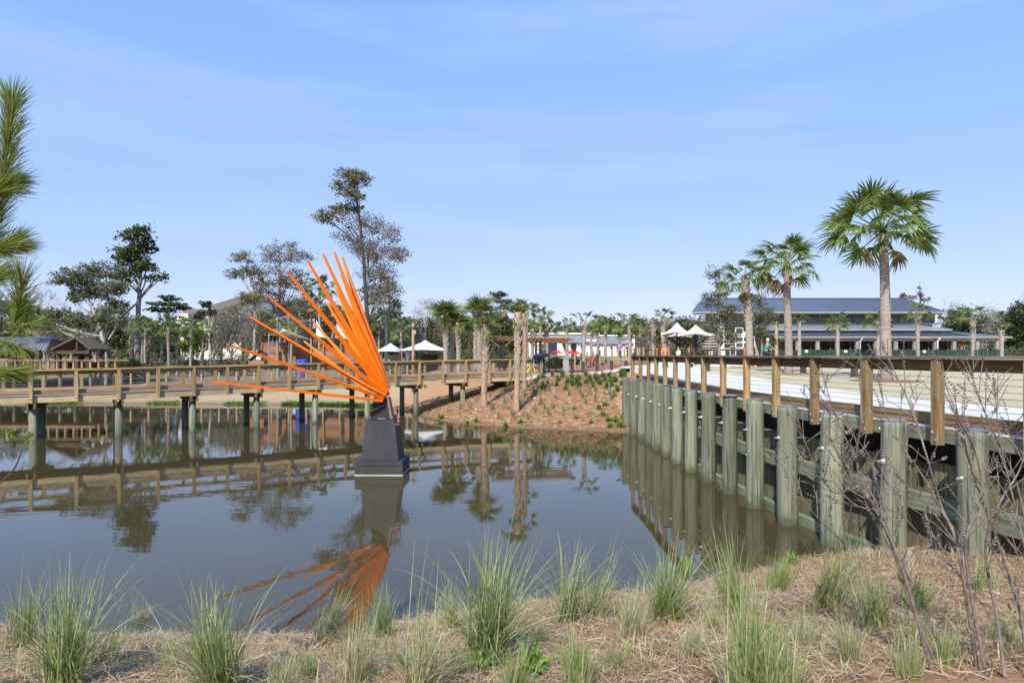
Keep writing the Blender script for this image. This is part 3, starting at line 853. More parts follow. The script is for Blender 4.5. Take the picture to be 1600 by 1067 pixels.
for yy_ in (19.405,):
    m = MB(); m.box((-4.05, 19.418, .30), (1.3, .012, .012)); m.build('joint', 'steel_dark', pd)
m = MB(); m.box((-4.05, 19.90, 1.685), (.26, .16, .012)); m.build('access_plate', 'galvanised', pd)
lm = thing('marker_lamp', 'small red marker lamp bracketed to the pedestal corner', 'lamp', (-3.50, 19.72, 1.5))
m = MB(); m.bar((-3.61, 19.72, 1.52), (-3.46, 19.72, 1.52), .03, .03); m.build('bracket', 'galvanised', lm)
m = MB(); m.lathe((-3.49, 19.72, 1.52), [(.02, 0), (.045, .02), (.055, .09), (.055, .12)], 12); m.build('socket', 'lamp_red', lm, True)
m = MB(); m.lathe((-3.49, 19.72, 1.64), [(.062, 0), (.062, .02)], 12); m.build('collar', 'galvanised', lm)
m = MB(); m.lathe((-3.49, 19.72, 1.66), [(.058, 0), (.062, .05), (.045, .13), (.018, .18)], 12); m.build('lens', 'lamp_red', lm, True)

sc = thing('sculpture', 'bright orange fan of tapered steel blades bursting up from a pedestal', 'sculpture', (-4.05, 20.1, 1.68))
m = MB(); m.hexa([(-4.38, 19.9, 1.68), (-3.80, 19.9, 1.68), (-3.80, 20.3, 1.68), (-4.38, 20.3, 1.68), (-4.34, 19.96, 2.32), (-3.88, 19.96, 2.32), (-3.88, 20.24, 2.32), (-4.34, 20.24, 2.32)]); m.build('support', 'steel_dark', sc)
m = MB(); m.hexa([(-3.79, 19.88, 1.68), (-3.72, 19.88, 1.68), (-3.72, 20.3, 1.68), (-3.79, 20.3, 1.68), (-3.90, 19.93, 2.34), (-3.84, 19.93, 2.34), (-3.84, 20.26, 2.34), (-3.90, 20.26, 2.34)]); m.build('support_flange', 'steel_brown', sc)
m = MB(); m.tube([(-4.12, 19.98, 2.30), (-3.92, 20.25, 2.46)], .07, 12); m.build('hub', 'orange_paint', sc)

def blade(tip, root, wmax, thick, face, bow=0.0):
    """a flat tapered hollow-section blade: narrow tip, widest near 3/4, pinched at the root"""
    tip, root = Vector(tip), Vector(root)
    d = (root - tip); L = d.length; d.normalize()
    f = Vector(face); f = (f - d * f.dot(d)).normalized()
    s = d.cross(f).normalized()
    m = MB(); n = 14; rows = []
    for i in range(n + 1):
        u = i / n
        w = .055 + (wmax - .055) * (math.sin(min(1, u / .84) * math.pi / 2) ** 1.2)
        if u > .84: w *= 1 - .55 * ((u - .84) / .16) ** 1.3
        th = thick * (.55 + .45 * u)
        c = tip + d * (L * u) + f * (bow * math.sin(u * math.pi)) + s * (w / 2 - .0275) * .55
        rows.append([c - s * w / 2 + f * th / 2, c + s * w / 2 + f * th / 2, c + s * w / 2 - f * th / 2, c - s * w / 2 - f * th / 2])
    for r in rows: m.v += [tuple(p) for p in r]
    for i in range(n):
        a, b = 4 * i, 4 * i + 4
        for k in range(4):
            m.f.append((a + k, a + (k + 1) % 4, b + (k + 1) % 4, b + k))
    m.f.append((3, 2, 1, 0)); m.f.append((4 * n, 4 * n + 1, 4 * n + 2, 4 * n + 3))
    me = m.mesh('blade', 'orange_paint', WM[sc.name].translation)
    bm = bmesh.new(); bm.from_mesh(me); bmesh.ops.recalc_face_normals(bm, faces=bm.faces); bm.to_mesh(me); bm.free()
    return link('blade', me, sc, Matrix.Translation(WM[sc.name].translation))

tips = [(334, 597, 17.2), (361, 540, 17.5), (390, 496, 17.9), (418.5, 463, 18.3), (451.6, 428, 18.8), (480, 407, 19.3), (504.6, 397, 19.9), (522, 394, 20.5), (535, 402, 21.2)]
roots = [(598, 626), (600, 622), (601.5, 619), (603, 616.5), (604, 614), (605, 612), (606, 610), (607, 608.5), (608, 607)]
wid = [.065, .09, .10, .115, .135, .16, .185, .21, .23]
for i, ((x, y, Y), (rx, ry), w) in enumerate(zip(tips, roots, wid)):
    rY = 19.75 + .06 * i
    # blades turn from edge-on below to broadside above, so their broad faces look up and to the viewer
    a = i / 8
    blade(at(x, y, Y), at(rx, ry, rY), w, .095, (-.55 + .2 * a, -.35 - .75 * a, .75 - .75 * a))
tips2 = [(475, 533, 22.4), (492, 506, 22.6), (511, 473, 22.8), (524, 451, 22.9), (533, 430, 22.9)]
roots2 = [(590, 622), (594, 618), (598, 615), (602, 612), (605, 610)]
for i, ((x, y, Y), (rx, ry)) in enumerate(zip(tips2, roots2)):
    blade(at(x, y, Y), at(rx, ry, 20.35),   .10 + .025 * i, .06, (-.5, -.5 - .15 * i, .6 - .15 * i))

# ------------------------------------------------------------------ palms
def frond_mesh(name, mat, seed, droop=.35, nseg=30, span=118, fold=.03, pet=.95, seg=1.0):
    rng = np.random.default_rng(seed)
    P, W = [], []
    xx = np.linspace(0, pet, 5)
    P.append(np.stack([xx, 0 * xx, -.10 * xx ** 2], 1)); W.append(np.tile(np.array([0, .016, 0]), (5, 1)) * np.linspace(1.6, .7, 5)[:, None])
    z0 = -.10 * pet ** 2
    for i in range(nseg):
        a = math.radians(-span + 2 * span * (i + .5) / nseg + rng.uniform(-3, 3))
        ln = (.31 + .15 * math.cos(a * .55)) * seg * rng.uniform(.8, 1.15)
        cost = .16 * max(0.0, math.cos(a))
        u = np.array([0.0, .3, .58, .82, 1.0])
        r = u * ln
        rr = r + cost * u * .6
        x = pet - .02 + np.cos(a) * rr
        y = np.sin(a) * rr
        dd = droop * rng.uniform(.4, 1.7)
        fwd = rr * max(0, math.cos(a))
        z = z0 - .15 * fwd - .35 * fwd ** 2 + .22 * abs(math.sin(a)) * rr - dd * np.maximum(0, u - .42) ** 1.5 * ln * 1.5
        z = z + fold * (1 if i % 2 else -1) * np.sin(np.pi * u) * .6
        P.append(np.stack([x, y, z], 1))
        tang = np.array([-math.sin(a), math.cos(a), (1 if i % 2 else -1) * .5])
        tang /= np.linalg.norm(tang)
        W.append(tang[None, :] * (np.array([.009, .026, .025, .016, .003]))[:, None])
    return strips_mesh(name, np.array(P), np.array(W), mat)

FR = [frond_mesh('frond', 'palm_leaf', 1, .30), frond_mesh('frond', 'palm_leaf', 2, .55), frond_mesh('frond', 'palm_leaf', 3, .9, 28, 105)]
FRY = [frond_mesh('frond', 'palm_leaf_young', 4, .35, 26, 80), frond_mesh('frond', 'palm_leaf_young', 5, .6, 26, 90)]
FRU = [frond_mesh('frond', 'palm_leaf', 8, .15, 22, 50, .03, .3, 1.9), frond_mesh('frond', 'palm_leaf', 9, .35, 22, 62, .03, .35, 1.8), frond_mesh('frond', 'palm_leaf_young', 10, .25, 20, 46, .03, .28, 1.9)]
FRD = [frond_mesh('frond', 'palm_leaf_dead', 6, 1.3, 24, 60), frond_mesh('frond', 'palm_leaf_dead', 7, 1.0, 22, 50)]

def palm(label, px, Y, top, w0, w1, size, n=26, lo=-40, hi=82, boots=None, dead=2, lean=0.0, mats=('palm_trunk',), group=None, young=False, base=None, seed=None, py=None, boot_len=.30, spread=None):
    """top: pixel row of the trunk's top; w0/w1 trunk widths in pixels; size: frond length in metres"""
    rng = random.Random(seed if seed is not None else int(px * 7 + Y))
    b = on_ground(px, Y) if base is None else Vector(base)
    H = (EYE - (top - HPY) * Y / FPX) - b.z
    k = Y / FPX
    root = thing('palm_tree', label, 'palm', b, group)
    if Y >= 46: size *= .95 if 1200 < px < 1580 else (.68 if lo >= 15 else .82)
    npt = 16
    pts, rad = [], []
    bx = lean * k
    for i in range(npt + 1):
        u = i / npt
        pts.append(b + Vector((bx * u * u + .02 * math.sin(u * 7 + px), .02 * math.cos(u * 5 + px), -.15 + (H + .15) * u)))
        r = (w0 + (w1 - w0) * u) * k / 2 * .82
        if u < .12: r *= 1 + .25 * (1 - u / .12)
        rad.append(r * rng.uniform(.965, 1.035))
    m = MB(); m.tube(pts, rad, 12, wob=.03); m.build('trunk', mats[0], root, True)
    def tp(u):
        i = min(npt - 1, int(u * npt)); f = u * npt - i
        return pts[i].lerp(pts[i + 1], f), rad[i] + (rad[i + 1] - rad[i]) * f
    if boots:
        u0, u1 = boots
        mb = MB(); stp = .07; cnt = int((u1 - u0) * H / stp)
        for j in range(cnt):
            u = u0 + (u1 - u0) * j / cnt
            c, r = tp(u)
            a = j * 2.39996 + rng.uniform(-.15, .15)
            o = Vector((math.cos(a), math.sin(a), 0)); s_ = Vector((-o.y, o.x, 0))
            L = boot_len * rng.uniform(.7, 1.2); wd = r * rng.uniform(.42, .6); out = .12 + rng.uniform(0, .18)
            z0 = Vector((0, 0, 1))
            p0 = c + o * (r * .86); p1 = c + o * (r * 1.0 + L * out) + z0 * L
            sk = s_ * L * rng.uniform(-.28, .28)
            q = [p0 - s_ * wd, p0 + s_ * wd, p0 + s_ * wd * .9 + o * .035, p0 - s_ * wd * .9 + o * .035]
            q2 = [p1 + sk - s_ * wd * .36, p1 + sk + s_ * wd * .36, p1 + sk + s_ * wd * .3 + o * .03, p1 + sk - s_ * wd * .3 + o * .03]
            mb.hexa(q + q2)
        o = mb.build('leaf_bases', 'palm_boot', root); o['kind'] = 'stuff'
    else:
        # cut frond stubs just under the crown
        mb = MB()
        for j in range(7):
            c, r = tp(.965 + .03 * rng.random()); a = j * 2.4
            o = Vector((math.cos(a), math.sin(a), 0))
            mb.bar(c + o * r * .7, c + o * (r + .22) + Vector((0, 0, rng.uniform(-.05, .2))), .09, .035)
        o = mb.build('leaf_bases', 'palm_boot', root); o['kind'] = 'stuff'
    c = pts[-1]
    n = int(n * 1.3)
    for j in range(n):
        u = (j + .5) / n
        el = hi + (lo - hi) * u ** .9 + rng.uniform(-9, 9)
        az = j * 2.39996 + rng.uniform(-.3, .3)
        hang = lo >= 15 and j % 4 == 3
        if lo >= 15: el = rng.uniform(-68, -15) if hang else 88 - 68 * u + rng.uniform(-8, 8)
        pool = FRY if young else (FRU if lo >= 15 else FR)
        if j >= n - dead: pool = FRD; el = lo - rng.uniform(0, 30)
        me = pool[rng.randrange(len(pool))]
        s = size * (rng.uniform(.82, 1.08) if rng.random() < .7 else rng.uniform(.5, .8)) * (.8 + .2 * math.sin(min(1, u * 1.7) * math.pi / 2)) * (.8 if j >= n - dead else 1) * (.8 if hang else 1)
        M = Matrix.Translation(c + Vector((0, 0, -.12 - .25 * rng.random() if lo >= 15 else .05))) @ Matrix.Rotation(az, 4, 'Z') @ Matrix.Rotation(R(-el), 4, 'Y') @ Matrix.Rotation(rng.uniform(-.9, .9), 4, 'X') @ Matrix.Diagonal((s / 1.45, s / 1.45, s / 1.45, 1))
        link('frond', me, root, M)
    return root

G = 'palms around the pond and park'
# the three tall palms on the lawn
palm('tallest palm on the lawn, with a smooth grey trunk and full fan crown', 1385, 23.1, 364, 20, 16, 2.2, 34, -38, 84, None, 2, -6, seed=5, group=G)
palm('mid-sized lawn palm beside the tallest, leaning crown over a peeling reddish trunk top', 1232, 29.4, 415, 15, 12, 1.85, 27, -42, 82, (.86, .99), 4, -3, seed=8, group=G)
palm('shortest lawn palm with shaggy pale leaf bases over half its trunk', 1172, 38.8, 436, 13, 14, 1.85, 24, -45, 75, (.52, .98), 4, -8, seed=3, group=G, boot_len=.36)
# two on the mulch bank in front of the boardwalk
palm('palm on the mulch bank whose thick patterned trunk crosses the boardwalk rail', 757, 36.6, 507, 10, 14.5, 1.2, 12, 30, 88, (.40, .99), 0, 2, ('palm_trunk_red',), G, False, seed=2, boot_len=.30)
palm('palm on the mulch bank nearest the water, with ragged dry leaf bases', 808, 34.6, 488, 10, 12, 1.15, 12, 20, 88, (.36, .99), 5, 2, ('palm_trunk_red',), G, False, seed=4, boot_len=.36)
palm('smooth-trunked palm with yellowing fronds at the end of the boardwalk', 820, 39.0, 489, 8.5, 8, 1.35, 12, 30, 88, (.8, .99), 0, -1, ('palm_trunk_red',), G, True, seed=6)
# behind the boardwalk, centre
palm('leftmost of the palms close behind the boardwalk, criss-cross patterned upper trunk', 696, 50, 488, 8, 11.5, 2.7, 24, 22, 88, (.52, .99), 0, 1, group=G, seed=12)
palm('bare-trunked palm between two patterned palms behind the boardwalk', 706.5, 51, 493, 7.5, 7.5, 2.5, 16, 28, 86, (.8, .99), 0, 0, group=G, seed=13)
palm('third palm behind the boardwalk, short, with patterned bulb below its crown', 716.5, 50, 502, 8, 10, 2.5, 16, 15, 84, (.55, .99), 0, 0, group=G, seed=14)
palm('slender young palm with a thin orange-brown trunk behind the boardwalk rail', 733, 53, 522, 5, 4, 1.3, 10, -20, 75, None, 0, 0, ('palm_trunk_red',), G, seed=15)
palm('shaded palm partly hidden behind its taller patterned neighbour', 742.5, 58, 500, 7, 7, 2.3, 16, -30, 75, (.8, .99), 1, 0, group=G, seed=16)
palm('tall palm with wide crown rising directly behind the patterned bank palm', 749, 47, 482, 8.5, 11.5, 2.7, 24, 15, 86, (.55, .99), 0, 0, group=G, seed=17)
palm('grey-trunked palm just behind the yellowing palm at the boardwalk end', 823, 52, 488, 8, 8, 1.5, 10, 10, 85, (.7, .99), 0, -1, group=G, seed=18)
palm('full round palm towering over the brown pergola', 844, 66, 497, 6, 5.5, 2.0, 22, -45, 80, None, 2, 1, group=G, seed=19)
palm('dark drooping palm against the white building end', 855, 74, 508, 5, 5, 2.2, 18, -60, 60, None, 3, 0, group=G, seed=20)
palm('pale slim palm left of the pergola slats', 832, 60, 514, 6, 7, 1.6, 10, -10, 75, (.6, .99), 0, 0, group=G, seed=21)
palm('small palm in front of the left half of the white building', 886, 62, 508, 6, 6, 1.4, 16, -35, 75, (.8, .99), 0, 0, group=G, seed=22)
palm('crooked-crowned palm with a flagging left frond before the white building', 912, 50, 506, 6, 8, 1.75, 9, -5, 80, (.7, .99), 0, 1, group=G, seed=23)
palm('low palm at the left of three clustered before the white portico', 924, 70, 516, 5, 5, 1.7, 14, -30, 75, None, 1, 0, group=G, seed=24)
palm('middle palm of three clustered before the white portico', 934, 66, 513, 5, 5, 1.7, 14, -30, 75, None, 1, 0, group=G, seed=25)
palm('right palm of three clustered before the white portico', 946, 62, 509, 6, 5.5, 1.7, 14, -30, 75, None, 0, 0, group=G, seed=26)
palm('broad yellow-green palm at the right end of the white building', 984, 56, 508, 7, 8, 2.1, 22, -45, 76, (.85, .99), 2, 0, group=G, young=True, seed=27)
palm('tiny-crowned stub palm right of the broad yellow-green palm', 999, 58, 517, 5, 5, .9, 7, 20, 80, (.6, .99), 0, 0, group=G, young=True, seed=28)
palm('bare pole-like palm left of the cream tensile canopies', 1021, 52, 507, 6, 7, .9, 5, 40, 85, (.4, .99), 0, 0, group=G, young=True, seed=29)
palm('patterned palm touching the left edge of the cream canopies', 1037, 50, 499, 6, 8, 1.5, 9, -5, 80, (.5, .99), 0, -1, group=G, seed=30)
# in front of the long metal-roofed building
palm('thin reddish palm with a stunted crown near the building entrance', 1213, 62, 508, 7, 6, .8, 5, 30, 85, None, 0, 0, ('palm_trunk_red',), G, True, seed=31)
palm('leftmost small palm planted before the long porch', 1249, 62, 503, 6, 6, 1.2, 10, -15, 75, (.8, .99), 0, 0, group=G, seed=32)
palm('round-headed small palm second along the long porch', 1309, 60, 505, 6, 7, 1.5, 20, -40, 75, (.85, .99), 1, 0, group=G, seed=33)
palm('small palm half hidden behind the tallest lawn palm', 1372, 62, 503, 6, 6, 1.6, 18, -40, 75, None, 1, 0, group=G, seed=34)
palm('small palm near the right end of the long porch, one frond hanging left', 1434, 60, 492, 6, 8, 1.6, 14, -30, 80, (.6, .99), 1, 0, group=G, seed=35)
palm('patterned palm beyond the porch corner under the right trees', 1520, 58, 497, 5.5, 8, 1.6, 13, -20, 80, (.45, .99), 0, 0, group=G, seed=36)
palm('rightmost stubby palm at the end of the green fence', 1565, 58, 516, 6, 8, 1.0, 8, 10, 80, (.6, .99), 0, 0, group=G, young=True, seed=37)
# left grove beyond the boardwalk
palm('left trunk of a leaning pair of palms in the left grove', 222, 66, 510, 4.5, 4.5, 1.9, 18, -45, 75, None, 2, 2, group=G, seed=38)
palm('right trunk of a leaning pair of palms in the left grove', 226.5, 65, 513, 4.5, 4.5, 1.7, 14, -45, 75, None, 1, 1, group=G, seed=39)
palm('short palm in shade behind the left grove', 253, 76, 524, 4.5, 5, 2.2, 20, -50, 70, None, 2, 0, group=G, seed=40)
palm('straight patterned palm at the middle of the left grove', 263.5, 66, 511, 5, 6, 2.2, 22, -45, 80, (.7, .99), 1, 0, group=G, seed=41)
palm('smooth palm right of the straight patterned one in the left grove', 276.5, 68, 509, 5, 4.5, 2.1, 18, -45, 80, None, 1, 0, group=G, seed=42)
palm('palm below the hotel roof in the left grove', 298, 66, 514, 5, 5.5, 2.1, 20, -40, 80, (.7, .99), 1, 0, group=G, seed=43)
palm('last slim palm on the right of the left grove', 317, 68, 523, 4, 4.5, 1.7, 14, -40, 75, None, 1, 0, group=G, seed=44)
palm('bright green palm at the left of the play ship canopy', 434, 60, 513, 5, 5, 1.5, 18, -40, 78, None, 0, 0, group=G, young=True, seed=45)
palm('bright green palm at the right of the play ship canopy', 455, 59, 512, 5, 5, 1.5, 18, -40, 78, None, 0, 0, group=G, young=True, seed=46)
palm('tall old palm rising behind the play ship masts', 499, 80, 452, 4.5, 4, 3.0, 24, -55, 78, None, 4, 0, group=G, seed=47)
palm('dim palm in the trees left of the white tents', 592, 85, 507, 4, 4, 2.1, 16, -45, 75, None, 2, 0, group=G, seed=48)
palm('palm showing over the roof of the left white tent', 627, 70, 516, 5, 5, 2.1, 18, -40, 78, None, 1, 0, group=G, seed=49)

# ------------------------------------------------------------------ trees
def leaves(centres, rad, per, size, flat=.6, rng=RNG, updir=.5, asp=.6):
    """quads scattered round clump centres"""
    C = np.repeat(np.asarray(centres, float), per, axis=0)
    n = len(C)
    off = rng.normal(size=(n, 3)) * np.array([1, 1, flat]) * np.repeat(np.asarray(rad, float), per)[:, None] * .55
    P = C + off
    nrm = rng.normal(size=(n, 3)); nrm[:, 2] = np.abs(nrm[:, 2]) + updir
    nrm /= np.linalg.norm(nrm, axis=1)[:, None]
    a = np.cross(nrm, rng.normal(size=(n, 3))); a /= np.linalg.norm(a, axis=1)[:, None] + 1e-9
    b = np.cross(nrm, a)
    s = size * rng.uniform(.6, 1.35, n)[:, None]
    a = a * s * .5; b = b * s * .5 * asp
    return np.stack([P - a, P + b * 1.0 - a * .1, P + a, P - b * 1.0 - a * .1], axis=1)

def limb(m, a, b, r0, r1, n=6, sides=6, sag=.12, rng=random):
    a, b = Vector(a), Vector(b); L = (b - a).length
    o1 = Vector((rng.uniform(-1, 1), rng.uniform(-1, 1), rng.uniform(-.4, 1))) * L * sag
    o2 = Vector((rng.uniform(-1, 1), rng.uniform(-1, 1), rng.uniform(-1, .6))) * L * sag * .7
    pts = []
    for i in range(n + 1):
        u = i / n
        pts.append(a.lerp(b, u) + o1 * math.sin(u * math.pi) + o2 * math.sin(u * 2 * math.pi) * .6)
    m.tube(pts, [r0 + (r1 - r0) * i / n for i in range(n + 1)], sides, cap=False)
    return pts

def tree(name, label, Y, trunk, r0, blobs, nclump, per, leafsize, matL, matB, group=None, clump_px=9, seed=1, cat='tree', twigs=1.0, flat=.6, extra_limbs=(), base_dy=0.0, depth=.85, bare=0):
    rng = random.Random(seed); nr = np.random.default_rng(seed)
    k = Y / FPX
    T = [at(x, y, Y) for x, y in trunk]
    T[0].z = hz(T[0].x, T[0].y) - .1
    root = thing(name, label, cat, Vector((T[0].x, T[0].y, T[0].z + .1)), group)
    m = MB()
    # smooth the trunk line
    dense = []
    for i in range(len(T) - 1):
        for j in range(5):
            dense.append(T[i].lerp(T[i + 1], j / 5) + Vector((rng.uniform(-1, 1), rng.uniform(-1, 1), 0)) * r0 * .15)
    dense.append(T[-1])
    nd = len(dense)
    rads = [r0 * (1 - .88 * (i / (nd - 1)) ** .8) for i in range(nd)]
    rads[0] *= 1.35
    m.tube(dense, rads, 10, wob=.05)
    br = MB(); tips = []; crad = []
    tot = sum(b[2] * b[3] for b in blobs)
    for b in blobs:
        bx, by, rx, ry = b[:4]
        c = at(bx, by, Y + rng.uniform(-1, 1) * rx * k * .5)
        # start the limb where the trunk is a little below the blob
        cand = [(abs((p - c).length - 0) + max(0, p.z - c.z) * 3, i) for i, p in enumerate(dense)]
        i0 = min(cand)[1]; i0 = max(int(nd * .25), i0 - 3)
        st = dense[i0]; rr = max(.03, rads[i0] * .6)
        ends = [c] + [c + Vector((rng.uniform(-.6, .6) * rx * k, rng.uniform(-.6, .6) * rx * k * depth, rng.uniform(-.4, .6) * ry * k)) for _ in range(2)]
        joints = []
        for q, e in enumerate(ends):
            pts = limb(br, st, e, rr * (1 if q == 0 else .7), rr * .25, 6, 6, .10, rng)
            joints += pts[2:]
        nc = max(3, int(nclump * b[2] * b[3] / tot))
        for _ in range(nc):
            v = Vector((rng.gauss(0, 1), rng.gauss(0, 1), rng.gauss(0, 1))).normalized() * rng.random() ** .42
            e = c + Vector((v.x * rx * k, v.y * rx * k * depth, v.z * ry * k))
            if rng.random() < twigs:
                j = min(joints, key=lambda p: (p - e).length)
                tp_ = limb(br, j, e, max(.018, rr * .16), .010, 4, 4, .14, rng)
                for _b in range(bare):
                    s0 = tp_[rng.randrange(1, 5)]
                    e2 = s0 + Vector((rng.uniform(-1, 1), rng.uniform(-1, 1), rng.uniform(-.3, 1))) * clump_px * k * 1.6
                    limb(br, s0, e2, .016, .007, 2, 3, .1, rng)
            tips.append(tuple(e)); crad.append(clump_px * k * rng.uniform(.6, 1.3))
    for a_, b_, ra, rb in extra_limbs:
        limb(br, at(*a_, Y), at(*b_, Y), ra, rb, 8, 6, .06, rng)
    m.build('trunk', matB, root, True)
    br.build('branches', matB, root, True)
    if per > 0:
        V = leaves(tips, crad, int(per * 1.7), leafsize * .72, flat, nr)
        off = WM[root.name].translation
        me = quads_mesh('crown', V - np.array(off)[None, None, :], matL)
        link('crown', me, root, Matrix.Translation(off))
    return root

TG = 'trees around the park'
tree('magnolia_tree', 'tall magnolia with clustered dark glossy leaves rising alone left of the sculpture', 72, [(214, 570), (217, 480), (219, 430), (216, 360)], .42,
     [(211, 366, 27, 15), (196, 395, 22, 12), (228, 385, 16, 14), (205, 410, 26, 13), (222, 418, 20, 12), (246, 434, 17, 6), (196, 430, 18, 10)], 190, 14, .5, 'leaf_magnolia', 'bark_grey', TG, 6.5, 21, flat=.8,
     extra_limbs=[((217, 470), (160, 520), .12, .05)])
tree('live_oak', 'spreading grey-green live oak with leaning pale trunk above the pavilion', 68, [(172, 575), (158, 520), (140, 470), (128, 440)], .27,
     [(120, 432, 34, 13), (160, 424, 32, 14), (100, 440, 18, 8), (140, 455, 36, 13), (175, 450, 26, 14), (182, 480, 20, 14), (115, 465, 20, 8)], 230, 26, .34, 'leaf_oak', 'bark_pale', TG, 8, 22,
     extra_limbs=[((158, 525), (60, 503), .08, .03), ((166, 550), (150, 490), .10, .04), ((170, 530), (195, 470), .08, .03)])
tree('live_oak', 'low dark live oak sweeping down over the pavilion roof', 56, [(160, 575), (150, 540), (125, 515)], .2,
     [(95, 500, 38, 14), (135, 505, 30, 14), (60, 495, 34, 16), (170, 500, 24, 18), (30, 485, 30, 20)], 150, 26, .34, 'leaf_oak', 'bark_pale', TG, 8, 23)
tree('pine_tree', 'flat-topped pine with layered needles beside the hotel roof', 105, [(262, 575), (262, 520), (263, 466)], .35,
     [(263, 466, 17, 3.5), (250, 474, 18, 3), (276, 476, 16, 3), (245, 484, 16, 3.5), (284, 481, 10, 3), (262, 485, 14, 3)], 80, 28, .5, 'leaf_pine', 'bark_dark', TG, 5, 24, flat=.35)
tree('birch_tree', 'slim white-barked tree with a small dark top below the hotel', 74, [(330, 572), (327, 520), (325, 480)], .2,
     [(322, 478, 9, 7), (329, 490, 7, 6), (313, 492, 8, 6)], 36, 12, .5, 'leaf_oak_dark', 'bark_pale', TG, 5, 25, twigs=.6)
tree('hardwood_tree', 'airy leaning hardwood with thin olive crown left of the sculpture tips', 76, [(397, 572), (398, 500), (395, 440), (385, 405)], .24,
     [(378, 402, 20, 9), (368, 428, 15, 9), (395, 425, 18, 12), (410, 445, 14, 12), (390, 465, 18, 10)], 150, 15, .30, 'leaf_olive', 'bark_grey', TG, 7, 26, bare=2)
tree('hardwood_tree', 'taller airy hardwood right behind the upper orange blade tips, brownish crown', 80, [(436, 572), (438, 500), (436, 430), (440, 390)], .3,
     [(438, 386, 34, 9), (425, 402, 22, 12), (462, 402, 28, 13), (440, 430, 34, 18), (465, 440, 26, 18), (425, 460, 26, 18), (455, 478, 28, 16)], 260, 16, .30, 'leaf_brown', 'bark_grey', TG, 8, 27, bare=2)
tree('hardwood_tree', 'tallest tree of the skyline, open top tuft above a wide brown crown', 74, [(577, 575), (575, 500), (569, 420), (562, 340), (552, 275)], .36,
     [(545, 270, 27, 9), (560, 282, 20, 12), (535, 290, 20, 8), (548, 305, 24, 9), (515, 340, 26, 10), (540, 325, 26, 10)], 170, 18, .34, 'leaf_olive', 'bark_dark', TG, 7, 28, bare=1)
tree('hardwood_tree', 'wide bare-branched hardwood with sparse brown leaves below the tallest treetop', 75.5, [(571, 575), (572, 500), (574, 430), (578, 370)], .35,
     [(575, 350, 36, 16), (605, 365, 26, 16), (595, 395, 40, 20), (560, 385, 30, 18), (620, 400, 22, 16), (590, 430, 40, 20), (545, 370, 22, 12), (610, 455, 26, 14)], 330, 13, .30, 'leaf_brown', 'bark_grey', TG, 9, 29, bare=3)
tree('oak_tree', 'green-crowned oak at the foot of the tallest tree', 78, [(604, 575), (603, 520), (600, 480)], .25,
     [(605, 455, 28, 14), (590, 470, 26, 12), (618, 478, 18, 12), (600, 490, 26, 12), (575, 455, 18, 10)], 150, 18, .32, 'leaf_olive', 'bark_pale', TG, 7, 30, bare=1)
tree('pine_tree', 'thin tall pine with open top rising behind the palm group', 84, [(781, 580), (782, 530), (783, 462)], .19,
     [(782, 460, 15, 4.5), (775, 470, 10, 4), (792, 472, 11, 4), (787, 480, 10, 4)], 46, 20, .4, 'leaf_oak', 'bark_grey', TG, 4.5, 31, flat=.5)
tree('oak_tree', 'dense dark green oak behind the pergola left end', 82, [(775, 580), (776, 540), (778, 510)], .3,
     [(770, 500, 18, 13), (790, 505, 14, 14), (780, 525, 24, 16), (760, 515, 14, 14)], 110, 30, .5, 'leaf_oak_dark', 'bark_dark', TG, 7, 32)
tree('young_oak', 'slender grey-green young tree in front of the building gable', 46, [(1124, 566), (1123, 500), (1124, 430)], .14,
     [(1116, 425, 15, 12), (1128, 450, 18, 16), (1112, 470, 18, 16), (1134, 485, 20, 18), (1116, 510, 22, 18), (1138, 525, 20, 14)], 150, 18, .20, 'leaf_oak', 'bark_grey', TG, 7, 33, bare=1)
tree('young_oak', 'second slender young tree between the lawn palms and the building', 50, [(1190, 566), (1190, 520), (1189, 470)], .11,
     [(1188, 470, 14, 12), (1198, 490, 16, 14), (1180, 500, 14, 14), (1192, 520, 18, 14), (1202, 535, 16, 10)], 120, 17, .20, 'leaf_oak', 'bark_grey', TG, 6.5, 34, bare=1)
tree('bare_sapling', 'leafless sapling under the right-hand cream canopy', 44, [(1094, 566), (1094, 550), (1095, 540)], .05,
     [(1088, 530, 7, 10), (1100, 530, 7, 10), (1095, 525, 8, 10)], 30, 0, .2, 'leaf_oak', 'twig_grey', TG, 5, 35, bare=3)
tree('dead_snag', 'dead dark snag poking above the right end of the metal roof', 112, [(1437, 560), (1438, 480), (1437, 442)], .3,
     [(1412, 464, 8, 6), (1425, 466, 7, 4), (1438, 455, 3, 9), (1446, 468, 7, 3)], 24, 20, .5, 'moss_grey', 'bark_dark', TG, 3.5, 36, bare=2)
tree('live_oak', 'mossy dark live oak cut by the right edge of the view', 80, [(1610, 560), (1606, 520), (1600, 490)], .45,
     [(1598, 485, 22, 8), (1590, 508, 26, 14), (1620, 480, 30, 20), (1585, 535, 24, 14), (1615, 530, 30, 20)], 150, 30, .46, 'leaf_oak_dark', 'bark_dark', TG, 8, 37)
tree('live_oak', 'broad live oak behind the porch roof end on the right', 88, [(1520, 560), (1522, 530), (1520, 505)], .4,
     [(1500, 495, 26, 12), (1535, 505, 28, 14), (1510, 515, 34, 16), (1555, 520, 24, 14), (1545, 540, 34, 14), (1500, 538, 24, 12)], 170, 30, .46, 'leaf_oak', 'bark_grey', TG, 8, 38)
tree('bare_tree', 'leafless grey tree tangled above the right oak', 90, [(1540, 560), (1540, 520), (1535, 495)], .25,
     [(1530, 488, 18, 10), (1550, 486, 14, 12), (1485, 480, 14, 8), (1545, 500, 24, 10)], 60, 0, .4, 'leaf_oak', 'bark_grey', TG, 8, 39, bare=4)
